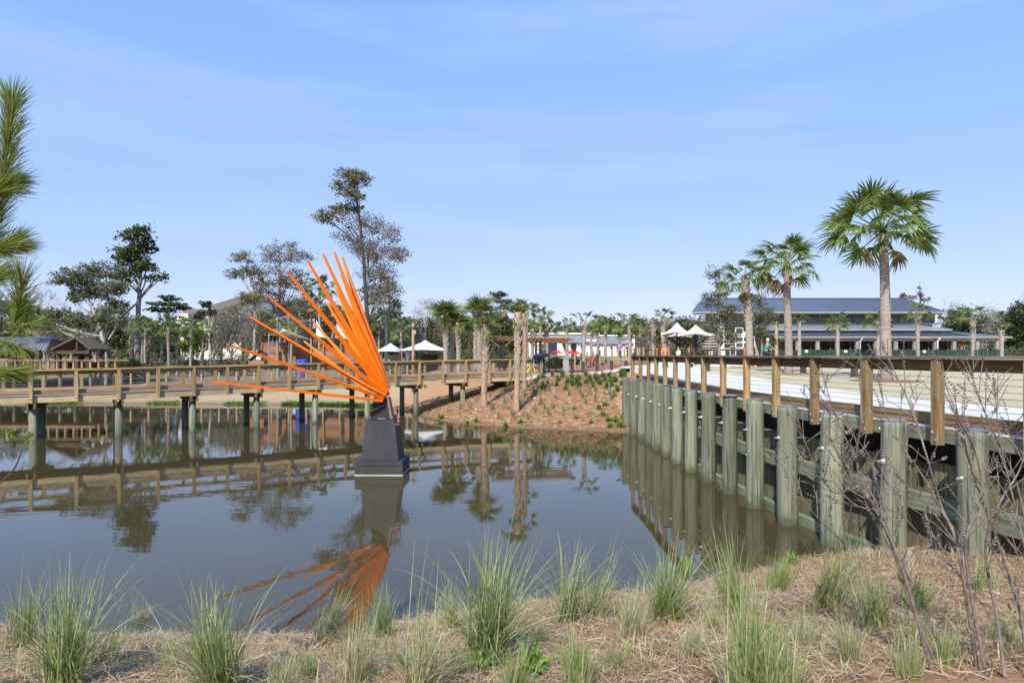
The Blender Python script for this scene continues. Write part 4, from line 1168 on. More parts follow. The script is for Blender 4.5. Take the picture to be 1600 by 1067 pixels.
tree('bare_tree', 'pale leafless tree behind the pine bough at far left', 82, [(58, 575), (60, 530), (62, 490)], .25,
     [(40, 470, 18, 14), (78, 468, 18, 14), (60, 460, 20, 12), (100, 480, 14, 10), (25, 500, 16, 12)], 80, 0, .4, 'leaf_oak', 'bark_pale', TG, 9, 40, bare=4)
tree('bare_tree', 'grey leafless thicket tree beside the hotel wall', 86, [(362, 572), (362, 540), (360, 505)], .22,
     [(352, 500, 18, 16), (375, 505, 16, 16), (360, 520, 24, 18), (340, 528, 16, 14), (385, 530, 14, 14)], 110, 8, .3, 'moss_grey', 'bark_grey', TG, 8, 41, bare=4)
tree('bare_tree', 'pale leafless tree against the sky above the right white tent', 92, [(662, 572), (664, 530), (666, 495)], .25,
     [(655, 490, 18, 12), (675, 482, 14, 14), (665, 475, 16, 10), (650, 505, 14, 10)], 80, 2, .3, 'leaf_brown', 'bark_pale', TG, 8, 42, bare=4)

airy = [(75, 78, 492, 22, 'moss_grey', 'grey mossy half-bare tree behind the pavilion ridge'), (150, 80, 486, 24, 'leaf_olive', 'olive half-bare tree between the live oak and the magnolia'), (205, 82, 496, 20, 'moss_grey', 'grey half-bare tree at the foot of the magnolia'),
        (243, 86, 500, 18, 'leaf_olive', 'olive half-bare tree left of the left grove palms'), (340, 90, 486, 20, 'leaf_brown', 'brownish half-bare tree hiding the hotel corner'), (385, 90, 470, 22, 'moss_grey', 'grey half-bare tree against the hotel roof'), (410, 84, 500, 20, 'leaf_olive', 'olive half-bare tree left of the play ship'),
        (470, 86, 492, 20, 'moss_grey', 'grey half-bare tree behind the play ship masts'), (535, 84, 480, 22, 'leaf_brown', 'brownish half-bare tree behind the upper blades'), (640, 88, 500, 20, 'moss_grey', 'grey half-bare tree above the gap between the white tents'), (690, 90, 492, 18, 'leaf_olive', 'olive half-bare tree left of the patterned palms'),
        (1012, 80, 506, 16, 'leaf_olive', 'olive half-bare tree left of the cream canopies'), (1048, 84, 500, 18, 'moss_grey', 'grey half-bare tree behind the cream canopies'), (1555, 84, 496, 20, 'moss_grey', 'grey half-bare tree at the right treeline')]
for i, (px, Y, top, hw, mL, lab) in enumerate(airy):
    rr = random.Random(700 + i); h = 562 - top
    bl = [(px + rr.uniform(-.7, .7) * hw, top + h * (.12 + .12 * j), hw * rr.uniform(.5, .8), h * rr.uniform(.12, .18)) for j in range(6)]
    tree('half_bare_tree', lab, Y, [(px, 570), (px + rr.uniform(-3, 3), 535), (px + rr.uniform(-5, 5), top + h * .2)], .17, bl, 110, 7, .34, mL, 'bark_pale' if i % 2 else 'bark_grey', TG, 8, 700 + i, bare=3)
# the wood behind, one tree at a time
back = [(-20, 110, 455, 46, 0), (22, 100, 470, 36, 1), (70, 108, 478, 34, 0), (112, 102, 480, 34, 2), (150, 108, 478, 32, 0), (186, 96, 492, 30, 1), (232, 100, 498, 26, 1), (258, 104, 505, 26, 0), (300, 92, 512, 26, 2), (345, 100, 500, 26, 0), (380, 96, 478, 28, 3),
        (415, 100, 478, 28, 0), (450, 102, 470, 30, 1), (480, 98, 462, 28, 3), (518, 104, 470, 30, 1), (545, 100, 482, 26, 0), (575, 96, 490, 24, 3), (612, 104, 492, 26, 1), (640, 100, 498, 24, 0), (668, 106, 494, 24, 1), (692, 100, 498, 22, 3), (722, 104, 496, 24, 1), (748, 100, 494, 22, 0), (800, 104, 502, 22, 1), (835, 108, 505, 24, 3),
        (868, 140, 514, 22, 1), (905, 150, 510, 24, 0), (945, 132, 496, 22, 1), (968, 140, 510, 20, 3), (1002, 110, 500, 22, 0), (1030, 104, 498, 22, 3), (1056, 108, 497, 24, 1), (1082, 104, 503, 20, 0), (1170, 130, 470, 18, 3),
        (1492, 120, 482, 26, 1), (1560, 116, 486, 28, 0), (1590, 112, 480, 26, 1), (1630, 104, 470, 34, 1)]
BK = [('leaf_oak', 'bark_grey', 'grey-green'), ('leaf_oak_dark', 'bark_dark', 'dark green'), ('leaf_bright', 'bark_grey', 'fresh green'), ('leaf_olive', 'bark_grey', 'olive brown')]
ORD = ['first', 'second', 'third', 'fourth', 'fifth', 'sixth', 'seventh', 'eighth', 'ninth', 'tenth', 'eleventh', 'twelfth', 'thirteenth', 'fourteenth', 'fifteenth', 'sixteenth']
cnt_t, cnt_s = {}, {}
def ordn(c, w):
    c[w] = c.get(w, 0) + 1
    return ORD[c[w] - 1]
back.sort(); 
for i, (px, Y, top, hw, kd) in enumerate(back):
    mL, mB, word = BK[kd]
    rr = random.Random(900 + i)
    bl = []
    h = 560 - top
    for j in range(5):
        bl.append((px + rr.uniform(-.55, .55) * hw, top + h * (.16 + .13 * j) + rr.uniform(-3, 3), hw * rr.uniform(.55, .85), h * rr.uniform(.13, .2)))
    bl.append((px, top + h * .14, hw * .5, h * .12))
    tree('woodland_tree', f'{ordn(cnt_t, word)} {word} tree from the left in the wood beyond the park', Y, [(px, 570), (px + rr.uniform(-2, 2), 540), (px + rr.uniform(-5, 5), top + h * .3)], .3, bl, 85, 24, .55, mL, mB, 'trees of the wood behind: ' + word, 9, 900 + i, twigs=.5)
# the far wood that closes the horizon behind everything, one mass
rw = np.random.default_rng(88)
nw = 9000
wx = rw.uniform(-230, 300, nw); wy = rw.uniform(165, 195, nw)
wh = 4.5 + 4.5 * vnoise(wx, 0 * wx, 14.0) + 2 * vnoise(wx, 0 * wx + 5, 4.0)
wz = 2.6 + rw.random(nw) ** 1.1 * wh
Vw = leaves(np.stack([wx, wy, wz], 1), [2.0] * nw, 9, 1.5, .8, rw)
fw = link('distant_wood', quads_mesh('distant_wood', Vw, 'leaf_oak')); tag(fw, 'hazy far wood closing the horizon behind the park', 'wood', kind='stuff')
# shrubs under the trees
shr = [(25, 60, 556, 16, 0), (185, 62, 548, 20, 2), (205, 60, 556, 18, 0), (238, 70, 552, 22, 1), (284, 74, 548, 22, 0), (308, 70, 554, 18, 1), (345, 72, 550, 22, 0), (375, 70, 552, 20, 3), (565, 62, 548, 16, 1), (655, 74, 548, 20, 0), (700, 76, 545, 26, 1), (730, 74, 545, 20, 2), (760, 70, 548, 18, 1), (790, 62, 552, 14, 1), (1008, 62, 545, 20, 0), (1030, 60, 545, 18, 3), (1058, 62, 545, 22, 0), (1085, 60, 546, 16, 1), (868, 56, 559, 14, 1), (898, 58, 561, 10, 1), (1480, 84, 545, 14, 1), (1540, 80, 546, 30, 1), (1590, 76, 546, 26, 0)]
shr.sort()
for i, (px, Y, top, hw, kd) in enumerate(shr):
    rr = random.Random(1300 + i); mL, mB, word = BK[kd]
    b = on_ground(px, Y); k = Y / FPX; H = (EYE - (top - HPY) * k) - b.z
    root = thing('shrub', f'{ordn(cnt_s, word)} {word} shrub from the left growing low under the background trees', 'shrub', b, 'background shrubs: ' + word)
    m = MB(); tips = []
    for j in range(46):
        a = rr.uniform(0, 6.28); u = rr.random() ** .6
        e = b + Vector((math.cos(a) * u * hw * k, math.sin(a) * u * hw * k * .7, H * (.15 + .85 * rr.random() * (1 - .45 * u * u))))
        limb(m, b + Vector((rr.uniform(-.1, .1), rr.uniform(-.1, .1), -.05)), e, .025, .008, 3, 4, .08, rr); tips.append(tuple(e))
    m.build('stems', mB, root)
    V = leaves(tips, [hw * k * .35] * len(tips), 26, .22, .8, np.random.default_rng(i))
    V[:, :, 2] = np.maximum(V[:, :, 2], b.z + .02)
    link('foliage', quads_mesh('foliage', V - np.array(b)[None, None, :], mL), root, Matrix.Translation(b))

# ------------------------------------------------------------------ long metal-roofed building on the right
def W(px, py, Y): return at(px, py, Y)
bld = thing('park_building', 'long park building with dark blue metal roofs, louvred clerestory and deep porch', 'building', (36, 75, hz(36, 75)))
gz0 = hz(36, 72) - .3
xL, xR = (1098 - 800) * .076, (1470 - 800) * .075     # wall ends at the front
eZ = EYE + (555 - 486.5) * .0735; rZ = EYE + (555 - 467) * .084
yE, yRg, yBk = 73.5, 84.0, 94.5
eL, eR = (1081 - 800) * .0735, (1479 - 800) * .0735
rL, rR = (1097 - 800) * .084, (1414 - 800) * .084
m = MB(); m.hexa([(x_, y_, z_) for z_ in (gz0, eZ) for x_, y_ in ((xL + .3, 76), (xR - .3, 76), (xR - .3, 93), (29.6, 93))]); m.build('wall', 'siding_tan', bld)
roofm = MB()
roofm.slab([(eL, yE, eZ), (eR, yE, eZ), (rR, yRg, rZ), (rL, yRg, rZ)], .22)
roofm.slab([(rL, yRg + .01, rZ), (rR, yRg + .01, rZ), (eR, yBk, eZ), (29.2, yBk, eZ)], .22)
roofm.slab([(eR, yE, eZ), (eR, yBk, eZ), (rR, yRg, rZ)], .22) if False else roofm.hexa([(eR - .02, yE + .02, eZ - .2), (eR - .02, yBk - .02, eZ - .2), (rR, yRg + .02, rZ - .22), (rR, yRg - .02, rZ - .22), (eR, yE, eZ), (eR, yBk, eZ), (rR, yRg + .02, rZ), (rR, yRg - .02, rZ)])
roof = roofm.build('main_roof', 'metal_roof', bld)
m = MB(); m.slab([(eL + .15, yE + .1, eZ - .3), (eR - .3, yE + .1, eZ - .3), (rR - .3, yRg - .1, rZ - .33), (rL + .15, yRg - .1, rZ - .33)], .06); m.build('soffit', 'siding_tan', bld)
m = MB(); m.slab([(rL + .15, yRg + .1, rZ - .33), (rR - .3, yRg + .1, rZ - .33), (eR - .3, yBk - .1, eZ - .3), (29.4, yBk - .1, eZ - .3)], .06); m.build('soffit', 'siding_tan', bld)
def seams(parent, a0, a1, b0, b1, n, mat='metal_roof', t=.045):
    """standing seams from the eave line a0-a1 up to the ridge line b0-b1"""
    a0, a1, b0, b1 = map(Vector, (a0, a1, b0, b1))
    for i in range(n):
        u = (i + .5) / n
        plank('roof_seam', a0.lerp(a1, u) + Vector((0, 0, .02)), b0.lerp(b1, u) + Vector((0, 0, .02)), t, .07, mat, parent)
seams(roof, (eL, yE, eZ), (eL + (rR - rL) + 2.4, yE, eZ), (rL, yRg, rZ), (rR, yRg, rZ), 66)
m = MB(); m.box(((rL + rR) / 2, yRg, rZ + .05), (rR - rL + .1, .35, .12)); m.build('ridge_cap', 'metal_roof', roof)
m = MB(); m.box(((eL + eR) / 2, yE - .06, eZ - .14), (eR - eL, .12, .2)); m.build('gutter', 'trim_grey', roof)
# clerestory: windows behind horizontal louvres
cz0, cz1 = EYE + (555 - 505) * .0745, EYE + (555 - 489.5) * .0745
cl0, cl1 = (1196 - 800) * .0748, (1468 - 800) * .0748
nwin = 15
for i in range(nwin):
    u = (i + .5) / nwin; x = cl0 + (cl1 - cl0) * u; w = (cl1 - cl0) / nwin
    m = MB(); m.box((x, 75.92, (cz0 + cz1) / 2), (w * .86, .1, (cz1 - cz0) * .9)); wd = m.build('clerestory_window', 'window_glass', bld)
    m = MB(); m.box((x + w * .5, 75.85, (cz0 + cz1) / 2), (.16, .2, cz1 - cz0)); m.build('mullion', 'siding_tan', wd)
    for j in range(4):
        m = MB(); m.box((x, 75.6, cz0 + (cz1 - cz0) * (.14 + .235 * j)), (w * .98, .16, .06)); m.build('louvre', 'trim_grey', wd)
m = MB(); m.box(((cl0 + cl1) / 2, 75.4, cz0 - .05), (cl1 - cl0 + 1, .5, .14)); m.build('ledge', 'wall_white', bld)
# middle roof
mz0, mz1 = EYE + (555 - 514) * .0722, EYE + (555 - 506) * .0754
m0, m1 = (1192 - 800) * .0722, (1487 - 800) * .0722
mr = MB(); mr.slab([(m0, 72.2, mz0), (m1, 72.2, mz0), (m1 - 3.2, 75.8, mz1 + .1), (m0, 75.8, mz1 + .1)], .18); mr = mr.build('middle_roof', 'metal_roof_light', bld)
seams(mr, (m0, 72.2, mz0), (m1 - 3.2, 72.2, mz0), (m0, 75.8, mz1 + .1), (m1 - 3.2, 75.8, mz1 + .1), 52, 'metal_roof_light', .035)
m = MB(); m.box(((m0 + m1) / 2, 72.12, mz0 - .11), (m1 - m0, .12, .18)); m.build('gutter', 'trim_grey', mr)
m = MB(); m.box(((m0 + m1) / 2 - 1, 74.0, mz0 - .55), (m1 - m0 - 3, .3, .8)); m.build('band_wall', 'screen_dark', bld)
# porch roof
pz0, pz1 = EYE + (555 - 525.5) * .069, EYE + (555 - 517) * .073
p0, p1 = (1216 - 800) * .069, (1581 - 800) * .069
pr = MB(); pr.slab([(p0, 69, pz0), (p1, 69, pz0), (p1 - 4, 73.6, pz1), (p0, 73.6, pz1)], .16); pr = pr.build('porch_roof', 'metal_roof', bld)
seams(pr, (p0, 69, pz0), (p1 - 4, 69, pz0), (p0, 73.6, pz1), (p1 - 4, 73.6, pz1), 60, 'metal_roof', .035)
m = MB(); m.box(((p0 + p1) / 2, 68.93, pz0 - .10), (p1 - p0, .12, .17)); m.build('gutter', 'trim_grey', pr)
m = MB(); m.box(((p0 + p1) / 2, 69.35, pz0 - .36), (p1 - p0 - .6, .16, .3)); m.build('beam', 'siding_tan', pr)
for i, px in enumerate((1246, 1277, 1308, 1339, 1368, 1399, 1429, 1461, 1490, 1526, 1557)):
    x = (px - 800) * .0694
    m = MB(); m.box((x, 69.4, (gz0 + pz0) / 2 - .2), (.36, .34, pz0 - gz0 - .3)); m.box((x, 69.4, gz0 + .6), (.5, .48, 1.1)); m.build('column', 'trim_grey', bld)
for i, px in enumerate((1339, 1460)):
    x = (px - 800) * .069 + .35
    m = MB(); m.tube([(x, 69.0, gz0), (x, 69.0, pz0 - .5), (x + .25, 68.9, pz0 - .15)], .07, 8); m.build('downspout', 'flashing', bld)
for i in range(8):
    xa = (1249 + i * 30.5 - 800) * .0735; xb = (1249 + (i + 1) * 30.5 - 800) * .0735 - .25
    m = MB(); m.box(((xa + xb) / 2, 73.55, (gz0 + pz0) / 2), (xb - xa, .06, pz0 - gz0 - .2)); s_ = m.build('porch_screen', 'screen_dark', bld)
    m = MB(); m.box(((xa + xb) / 2 + .3, 73.45, (gz0 + pz0) / 2), (.09, .12, pz0 - gz0 - .2)); m.build('screen_bar', 'trim_grey', s_)
# louvred gable end and the glazed entrance on the left
gx0, gx1 = (1094 - 800) * .0755, (1170 - 800) * .0755
for j in range(13):
    z = EYE + (555 - (494 + j * 4.3)) * .0755
    m = MB(); m.box(((gx0 + gx1) / 2 - (0 if j else 0), 75.55, z), (gx1 - gx0, .10, .17)); m.build('slat', 'siding_tan', bld)
for i in range(6):
    x = gx0 + (gx1 - gx0) * i / 5
    m = MB(); m.box((x, 75.72, (gz0 + eZ) / 2 - .2), (.18, .2, eZ - gz0 - .4)); m.build('slat_post', 'siding_tan', bld)
for i, (pa, pb, ya, yb) in enumerate(((1122, 1131, 490, 556), (1158, 1164, 525, 556))):
    m = MB(); m.box((((pa + pb) / 2 - 800) * .0745, 74.6, EYE + (555 - (ya + yb) / 2) * .0745), ((pb - pa) * .0745, .5, (yb - ya) * .0745 + 1.0)); m.build('pier', 'wall_cream', bld)
for (xa, xb, ya, yb) in ((1150, 1160, 513, 521), (1133, 1139, 524, 530), (1150, 1160, 527, 533), (1162, 1166, 527, 533), (1150, 1160, 536, 542), (1162, 1170, 536, 545), (1170, 1178, 527, 545), (1113, 1120, 548, 556), (1133, 1140, 545, 556), (1150, 1162, 545, 556)):
    X0, X1 = (xa - 800) * .0744, (xb - 800) * .0744; Z0, Z1 = EYE + (555 - yb) * .0744, EYE + (555 - ya) * .0744
    m = MB(); m.box(((X0 + X1) / 2, 74.42, (Z0 + Z1) / 2), (X1 - X0 + .16, .12, Z1 - Z0 + .16)); fr = m.build('window_frame', 'wall_cream', bld)
    m = MB(); m.box(((X0 + X1) / 2, 74.345, (Z0 + Z1) / 2), (X1 - X0, .05, Z1 - Z0)); m.build('pane', 'window_glass', fr)

fence = thing('screen_fence', 'low dark green mesh construction fence along the porch', 'fence', (40, 66, hz(40, 66)))
fx0, fx1 = (1206 - 800) * .066, (1574 - 800) * .066
nfp = 24
for i in range(nfp):
    xa = fx0 + (fx1 - fx0) * i / nfp; xb = fx0 + (fx1 - fx0) * (i + 1) / nfp
    g0 = hz((xa + xb) / 2, 66)
    tz = EYE + (555 - 545) * .066 + random.uniform(-.06, .03)
    m = MB()
    n = 6
    for k in range(n + 1):
        u = k / n; x = xa + (xb - xa) * u; sag = -.10 * math.sin(u * math.pi) + random.uniform(-.015, .015); yy = 66 + .05 * math.sin(k * 2.1 + i)
        m.v += [(x, yy, g0 + .03), (x, yy, tz + sag), (x, yy + .012, tz + sag), (x, yy + .012, g0 + .03)]
    for k in range(n):
        a = 4 * k
        for q in range(4): m.f.append((a + q, a + 4 + q, a + 4 + (q + 1) % 4, a + (q + 1) % 4))
    m.f.append((0, 1, 2, 3)); m.f.append((4 * n + 3, 4 * n + 2, 4 * n + 1, 4 * n))
    m.build('mesh_panel', 'green_mesh', fence)
    m = MB(); m.tube([(xa, 66.06, g0 - .2), (xa, 66.06, tz + .06)], .03, 6); m.build('fence_post', 'galvanised', fence)
    if i in (3, 7, 15):
        m = MB(); m.box(((xa + xb) / 2, 65.93, (tz + g0) / 2 + .25), (.32, .02, .26)); m.build('notice_plate', 'fabric_white', fence)

# ------------------------------------------------------------------ white building behind the plaza
YB = 96
wb = thing('white_building', 'low white parapet building with columned portico behind the plaza palms', 'building', ((905 - 800) * .096, YB, hz(10, YB)))
def wbx(pa, pb, ya, yb, Y, d, name, mat, parent=wb):
    k = Y / FPX
    m = MB(); x0, x1 = (pa - 800) * k, (pb - 800) * k; z0, z1 = EYE + (555 - yb) * k, EYE + (555 - ya) * k
    m.box(((x0 + x1) / 2, Y + d / 2, (z0 + z1) / 2), (x1 - x0, d, z1 - z0)); return m.build(name, mat, parent)
wbx(824, 936, 521, 566, 97, 14, 'wall', 'wall_white')
wbx(936, 992, 524, 566, 99, 12, 'wing_wall', 'wall_white')
wbx(823.4, 937, 520, 522.6, 96.7, .6, 'parapet_cap', 'wall_cream')
wbx(935.5, 993, 523.2, 525.5, 98.6, .8, 'parapet_cap', 'wall_cream')
wbx(836, 934, 525.5, 527.5, 96.8, .4, 'cornice', 'wall_tan')
wbx(938, 980, 527, 529, 98.7, .4, 'cornice', 'wall_tan')
wbx(872, 882, 517.5, 521, 101, 3, 'roof_unit', 'trim_grey')
wbx(855, 870, 535, 553, 96.8, .3, 'dark_bay', 'cloth_navy')
for pa, pb, ya, yb in ((846, 853, 537, 543), (846, 853, 545, 555), (897, 901, 546, 558)):
    f_ = wbx(pa - .5, pb + .5, ya - .5, yb + .5, 96.85, .2, 'window_frame', 'wall_cream'); wbx(pa, pb, ya, yb, 96.75, .12, 'pane', 'window_glass', f_)
# portico roofs
k = .094
def hip(name, px0, px1, eave, ridge, Y, dep, mat, parent):
    k = Y / FPX; x0, x1 = (px0 - 800) * k, (px1 - 800) * k; ze, zr = EYE + (555 - eave) * k, EYE + (555 - ridge) * k
    cx = (x0 + x1) / 2; rl = max(.05, (x1 - x0) / 2 - dep / 2)
    m = MB()
    m.v += [(x0, Y, ze), (x1, Y, ze), (x1, Y + dep, ze), (x0, Y + dep, ze), (cx - rl, Y + dep / 2, zr), (cx + rl, Y + dep / 2, zr), (x0, Y, ze - .18), (x1, Y, ze - .18), (x1, Y + dep, ze - .18), (x0, Y + dep, ze - .18)]
    m.f += [(0, 1, 5, 4), (1, 2, 5), (2, 3, 4, 5), (3, 0, 4), (6, 7, 1, 0), (7, 8, 2, 1), (8, 9, 3, 2), (9, 6, 0, 3), (9, 8, 7, 6)]
    return m.build(name, mat, parent)
hip('portico_roof', 884, 922, 534, 524, 90, 8, 'metal_roof_grey', wb)
hip('portico_roof', 926, 990, 535.5, 526, 88, 9, 'metal_roof_grey', wb)
for px in (888, 904, 918, 929, 940, 950, 960, 974, 986):
    Yc = 90.6 if px < 923 else 88.6
    kk = Yc / FPX; x = (px - 800) * kk; g0 = hz(x, Yc); zt = EYE + (555 - 535) * kk
    m = MB(); m.box((x, Yc, (g0 + zt) / 2), (.55, .5, zt - g0)); m.box((x, Yc, g0 + .5), (.75, .7, 1.0)); m.box((x, Yc, zt - .3), (.7, .65, .25)); m.build('column', 'wall_white', wb)
wbx(926, 990, 535.8, 539.5, 88.5, .4, 'fascia', 'wall_white')
for pa, pb in ((931, 938), (942, 948), (952, 958), (962, 972), (976, 984)):
    f_ = wbx(pa - .4, pb + .4, 540.5, 560, 96.4, .3, 'door_frame', 'wall_cream'); wbx(pa, pb, 541.5, 560, 96.25, .2, 'glass_door', 'window_glass', f_)

# ------------------------------------------------------------------ hotel behind the left grove
hotel = thing('hotel', 'cream multi-storey hotel with brown hipped roof half hidden by the left trees', 'building', ((340 - 800) * .13, 130, hz(-60, 130)))
kh = .13
m = MB(); m.box(((300 - 800) * .132, 138, 5.5), (32 * .132, 13, 11.6)); m.build('wall', 'wall_cream', hotel)
m = MB(); m.hexa([(x_, y_, 0) for x_, y_ in (((318 - 800) * .13, 130), ((408 - 800) * .13, 130), ((408 - 800) * .13, 143), ((318 - 800) * .13, 143))] + [((318 - 800) * .13, 130, EYE + 61 * .13 - .3), ((408 - 800) * .13, 130, EYE + 90 * .13 - .3), ((408 - 800) * .13, 143, EYE + 90 * .13 - .3), ((318 - 800) * .13, 143, EYE + 61 * .13 - .3)]); m.build('wing_wall', 'wall_cream', hotel)
def gable(pts_front, pts_ridge, name, t=.4):
    m = MB(); m.slab([*pts_front, *pts_ridge], t); return m.build(name, 'shingle_brown', hotel)
A = lambda px, py, Y: tuple(at(px, py, Y))
gable([A(281, 491, 128), A(316, 489, 128)], [A(312, 483, 134), A(294, 482, 134)], 'roof')
gable([A(314, 494, 126), A(412, 462, 126)], [A(408, 452, 133), A(330, 477, 133)], 'roof')
m = MB(); m.box(((289 - 800) * .129, 129.5, EYE + (555 - 502) * .129), (2.2, 3, 3.0)); m.build('bay', 'wall_white', hotel)
for px, py in ((291, 495), (299, 495), (308, 495), (299, 510), (308, 510), (320, 500), (330, 505), (345, 500), (360, 495), (345, 515), (375, 490), (390, 485), (390, 505)):
    q = at(px, py, 130.8)
    m = MB(); m.box(q, (.95, .25, 1.3)); f_ = m.build('window_frame', 'wall_white', hotel)
    m = MB(); m.box((q.x, q.y - .14, q.z), (.75, .1, 1.1)); m.build('pane', 'window_glass', f_)
for py in (506, 522):
    q = at(300, py, 130.2)
    m = MB(); m.box(q, (4.4, 1.4, .16)); bal = m.build('balcony', 'wall_white', hotel)
    m = MB(); m.box((q.x, q.y - .66, q.z + .5), (4.4, .06, .8)); m.build('balustrade', 'wall_cream', bal)

# ------------------------------------------------------------------ pavilion at the left
pav = thing('pavilion', 'open timber pavilion with grey metal roof and dark gable at the left shore', 'pavilion', ((70 - 800) * .058, 58, hz(-42, 58)))
Yp = 58; g0 = hz(-42, 58)
dk = EYE - (579 - 555) * .056
ez = EYE + (555 - 547) * .056
rz_ = EYE + (555 - 527) * .06
xl, xr, xg = (-60 - 800) * .056, (145 - 800) * .056, (124 - 800) * .06
m = MB()
m.slab([(xl, 54.5, ez), (xr - 3.0, 54.5, ez), (xg - 2.2, 59.5, rz_), (xl, 59.5, rz_)], .16)
m.slab([(xl, 59.51, rz_), (xg - 2.2, 59.51, rz_), (xr - 3.0, 64.5, ez), (xl, 64.5, ez)], .16)
rf = m.build('roof', 'metal_roof_grey', pav)
for i in range(26):
    u = (i + .5) / 26
    plank('roof_seam', Vector((xl, 54.5, ez + .03)).lerp(Vector((xr - 3.0, 54.5, ez + .03)), u), Vector((xl, 59.5, rz_ + .03)).lerp(Vector((xg - 2.2, 59.5, rz_ + .03)), u), .05, .06, 'metal_roof_grey', rf)
# front-facing dark gable
gc = (122 - 800) * .054; gw = 1.45
gx_ = [(85 - 800) * .054, (145 - 800) * .054]
zg = EYE + (555 - 529) * .054; zge = EYE + (555 - 547) * .054
m = MB()
m.slab([(gx_[0], 53.6, zge), (gc, 53.6, zg), (gc, 56.5, zg), (gx_[0], 56.5, zge)][::-1], .14)
m.slab([(gc, 53.6, zg), (gx_[1], 53.6, zge), (gx_[1], 56.5, zge), (gc, 56.5, zg)][::-1], .14)
m.build('gable_roof', 'shingle_brown', pav)
m = MB(); m.bar((gx_[0] + .2, 53.9, zge - .18), (gx_[1] - .2, 53.9, zge - .18), .16, .26); m.build('tie_beam', 'wood_brown_dark', pav)
m = MB(); m.bar((gc, 53.9, zge - .1), (gc, 53.9, zg - .2), .16, .16); m.build('king_post', 'wood_brown_dark', pav)
for px in (-20, 20, 60, 92, 120, 138):
    x = (px - 800) * .0542
    m = MB(); m.box((x, 54.2, (dk + ez) / 2 - .05), (.3 if px != 120 else .42, .3, ez - dk + .1)); m.build('post', 'wood_brown_dark', pav)
    x2 = (px - 800) * .063 + 4
    m = MB(); m.box((x2, 63.5, (dk + ez) / 2), (.25, .25, ez - dk + .1)); m.build('post', 'wood_brown_dark', pav)
m = MB(); m.box(((40 - 800) * .056, 58.0, dk - .12), (17, 11.5, .24)); m.build('deck', 'wood_deck', pav)
for px in range(-30, 190, 24):
    x = (px - 800) * .0523
    m = MB(); m.tube([(x, 52.6, hz(x, 52.6) - .4), (x, 52.6, dk)], .13, 8); m.build('pile', 'pile_green', pav)
m = MB(); m.box(((65 - 800) * .0525, 52.4, dk + .92), (14.5, .2, .06)); m.build('rail_cap', 'wood_rail', pav)
for px in range(-40, 190, 13):
    x = (px - 800) * .0525
    plank('rail_post', (x, 52.45, dk - .3), (x, 52.45, dk + .88), .13, .13, 'wood_rail', pav)
for px in (95, 105, 118, 135):
    x = (px - 800) * .054
    t_ = thing('picnic_table', f'dark timber table on the pavilion deck, {dict(zip((95, 105, 118, 135), ("leftmost", "second from left", "third from left", "rightmost")))[px]} of four', 'table', (x, 55.5, dk), 'pavilion tables')
    mm = MB(); mm.box((x, 55.5, dk + .74), (.9, .7, .05)); mm.build('table_top', 'wood_band', t_)
    for sx in (-.3, .3):
        mm = MB(); mm.box((x + sx, 55.5, dk + .355), (.07, .6, .71)); mm.build('leg', 'wood_band', t_)

# ------------------------------------------------------------------ pirate-ship playground
ship = thing('play_ship', 'brown timber play ship with masts, grey and white sails and slide', 'playground', ((470 - 800) * .062, 62, hz(-20.5, 62)))
Ys = 61
def sb(pa, pb, ya, yb, Y, d, name, mat='wood_red', parent=ship):
    k = Y / FPX; x0, x1 = (pa - 800) * k, (pb - 800) * k; z0, z1 = EYE + (555 - yb) * k, EYE + (555 - ya) * k
    m = MB(); m.box(((x0 + x1) / 2, Y + d / 2, (z0 + z1) / 2), (x1 - x0, d, z1 - z0)); return m.build(name, mat, parent)
def planked(pa, pb, ya, yb, Y, n, name):
    k = Y / FPX; x0, x1 = (pa - 800) * k, (pb - 800) * k
    for i in range(n):
        z = EYE + (555 - (ya + (yb - ya) * (i + .5) / n)) * k
        plank(name, (x0, Y, z), (x1, Y, z), .06, round((yb - ya) / n * k * .9, 3), 'wood_red', ship)
planked(409, 445, 537, 551, Ys, 5, 'hull_board')
planked(421, 462, 551, 575, Ys - .6, 8, 'hull_board')
planked(462, 532, 546, 575, Ys + .1, 9, 'hull_board')
planked(532, 568, 541, 575, Ys + .4, 10, 'hull_board')
sb(409, 445, 536, 537.5, Ys - .1, .3, 'rail_cap'); sb(462, 532, 544.5, 546, Ys, .3, 'rail_cap'); sb(421, 462, 549.5, 551, Ys - .7, .3, 'rail_cap'); sb(532, 568, 539.5, 541, Ys + .3, .3, 'rail_cap')
sb(411, 568, 552, 578, Ys + 2.4, .3, 'inner_wall', 'wood_brown_dark')
for px in (409, 445, 462, 480, 505, 532, 568):
    sb(px - 1, px + 1, 535, 578, Ys - .15, .2, 'post')
q0, q1 = at(386, 567, Ys - .8), at(408, 548, Ys - .8)
m = MB(); m.bar(q0, q1, .9, .12); m.build('slide', 'wood_brown_dark', ship)
sb(388, 412, 564, 578, Ys - 1.4, .9, 'step_box')
for px, top, bot in ((487, 484, 560), (522, 492, 560), (556, 500, 560)):
    k = (Ys + 1.5) / FPX; x = (px - 800) * k
    m = MB(); m.tube([(x, Ys + 1.5, EYE + (555 - bot) * k), (x, Ys + 1.5, EYE + (555 - top) * k)], [.17, .12], 10); mast = m.build('mast', 'wood_brown_dark', ship)
    m = MB(); m.lathe((x, Ys + 1.5, EYE + (555 - top - 5) * k), [(.14, 0), (.32, .12), (.34, .42), (.28, .42)], 10); m.build('crow_nest', 'wood_red', mast)
    m = MB(); m.tube([(x - .9, Ys + 1.5, EYE + (555 - top - 28) * k), (x + .9, Ys + 1.5, EYE + (555 - top - 28) * k)], .05, 6); m.build('yard', 'wood_brown_dark', mast)

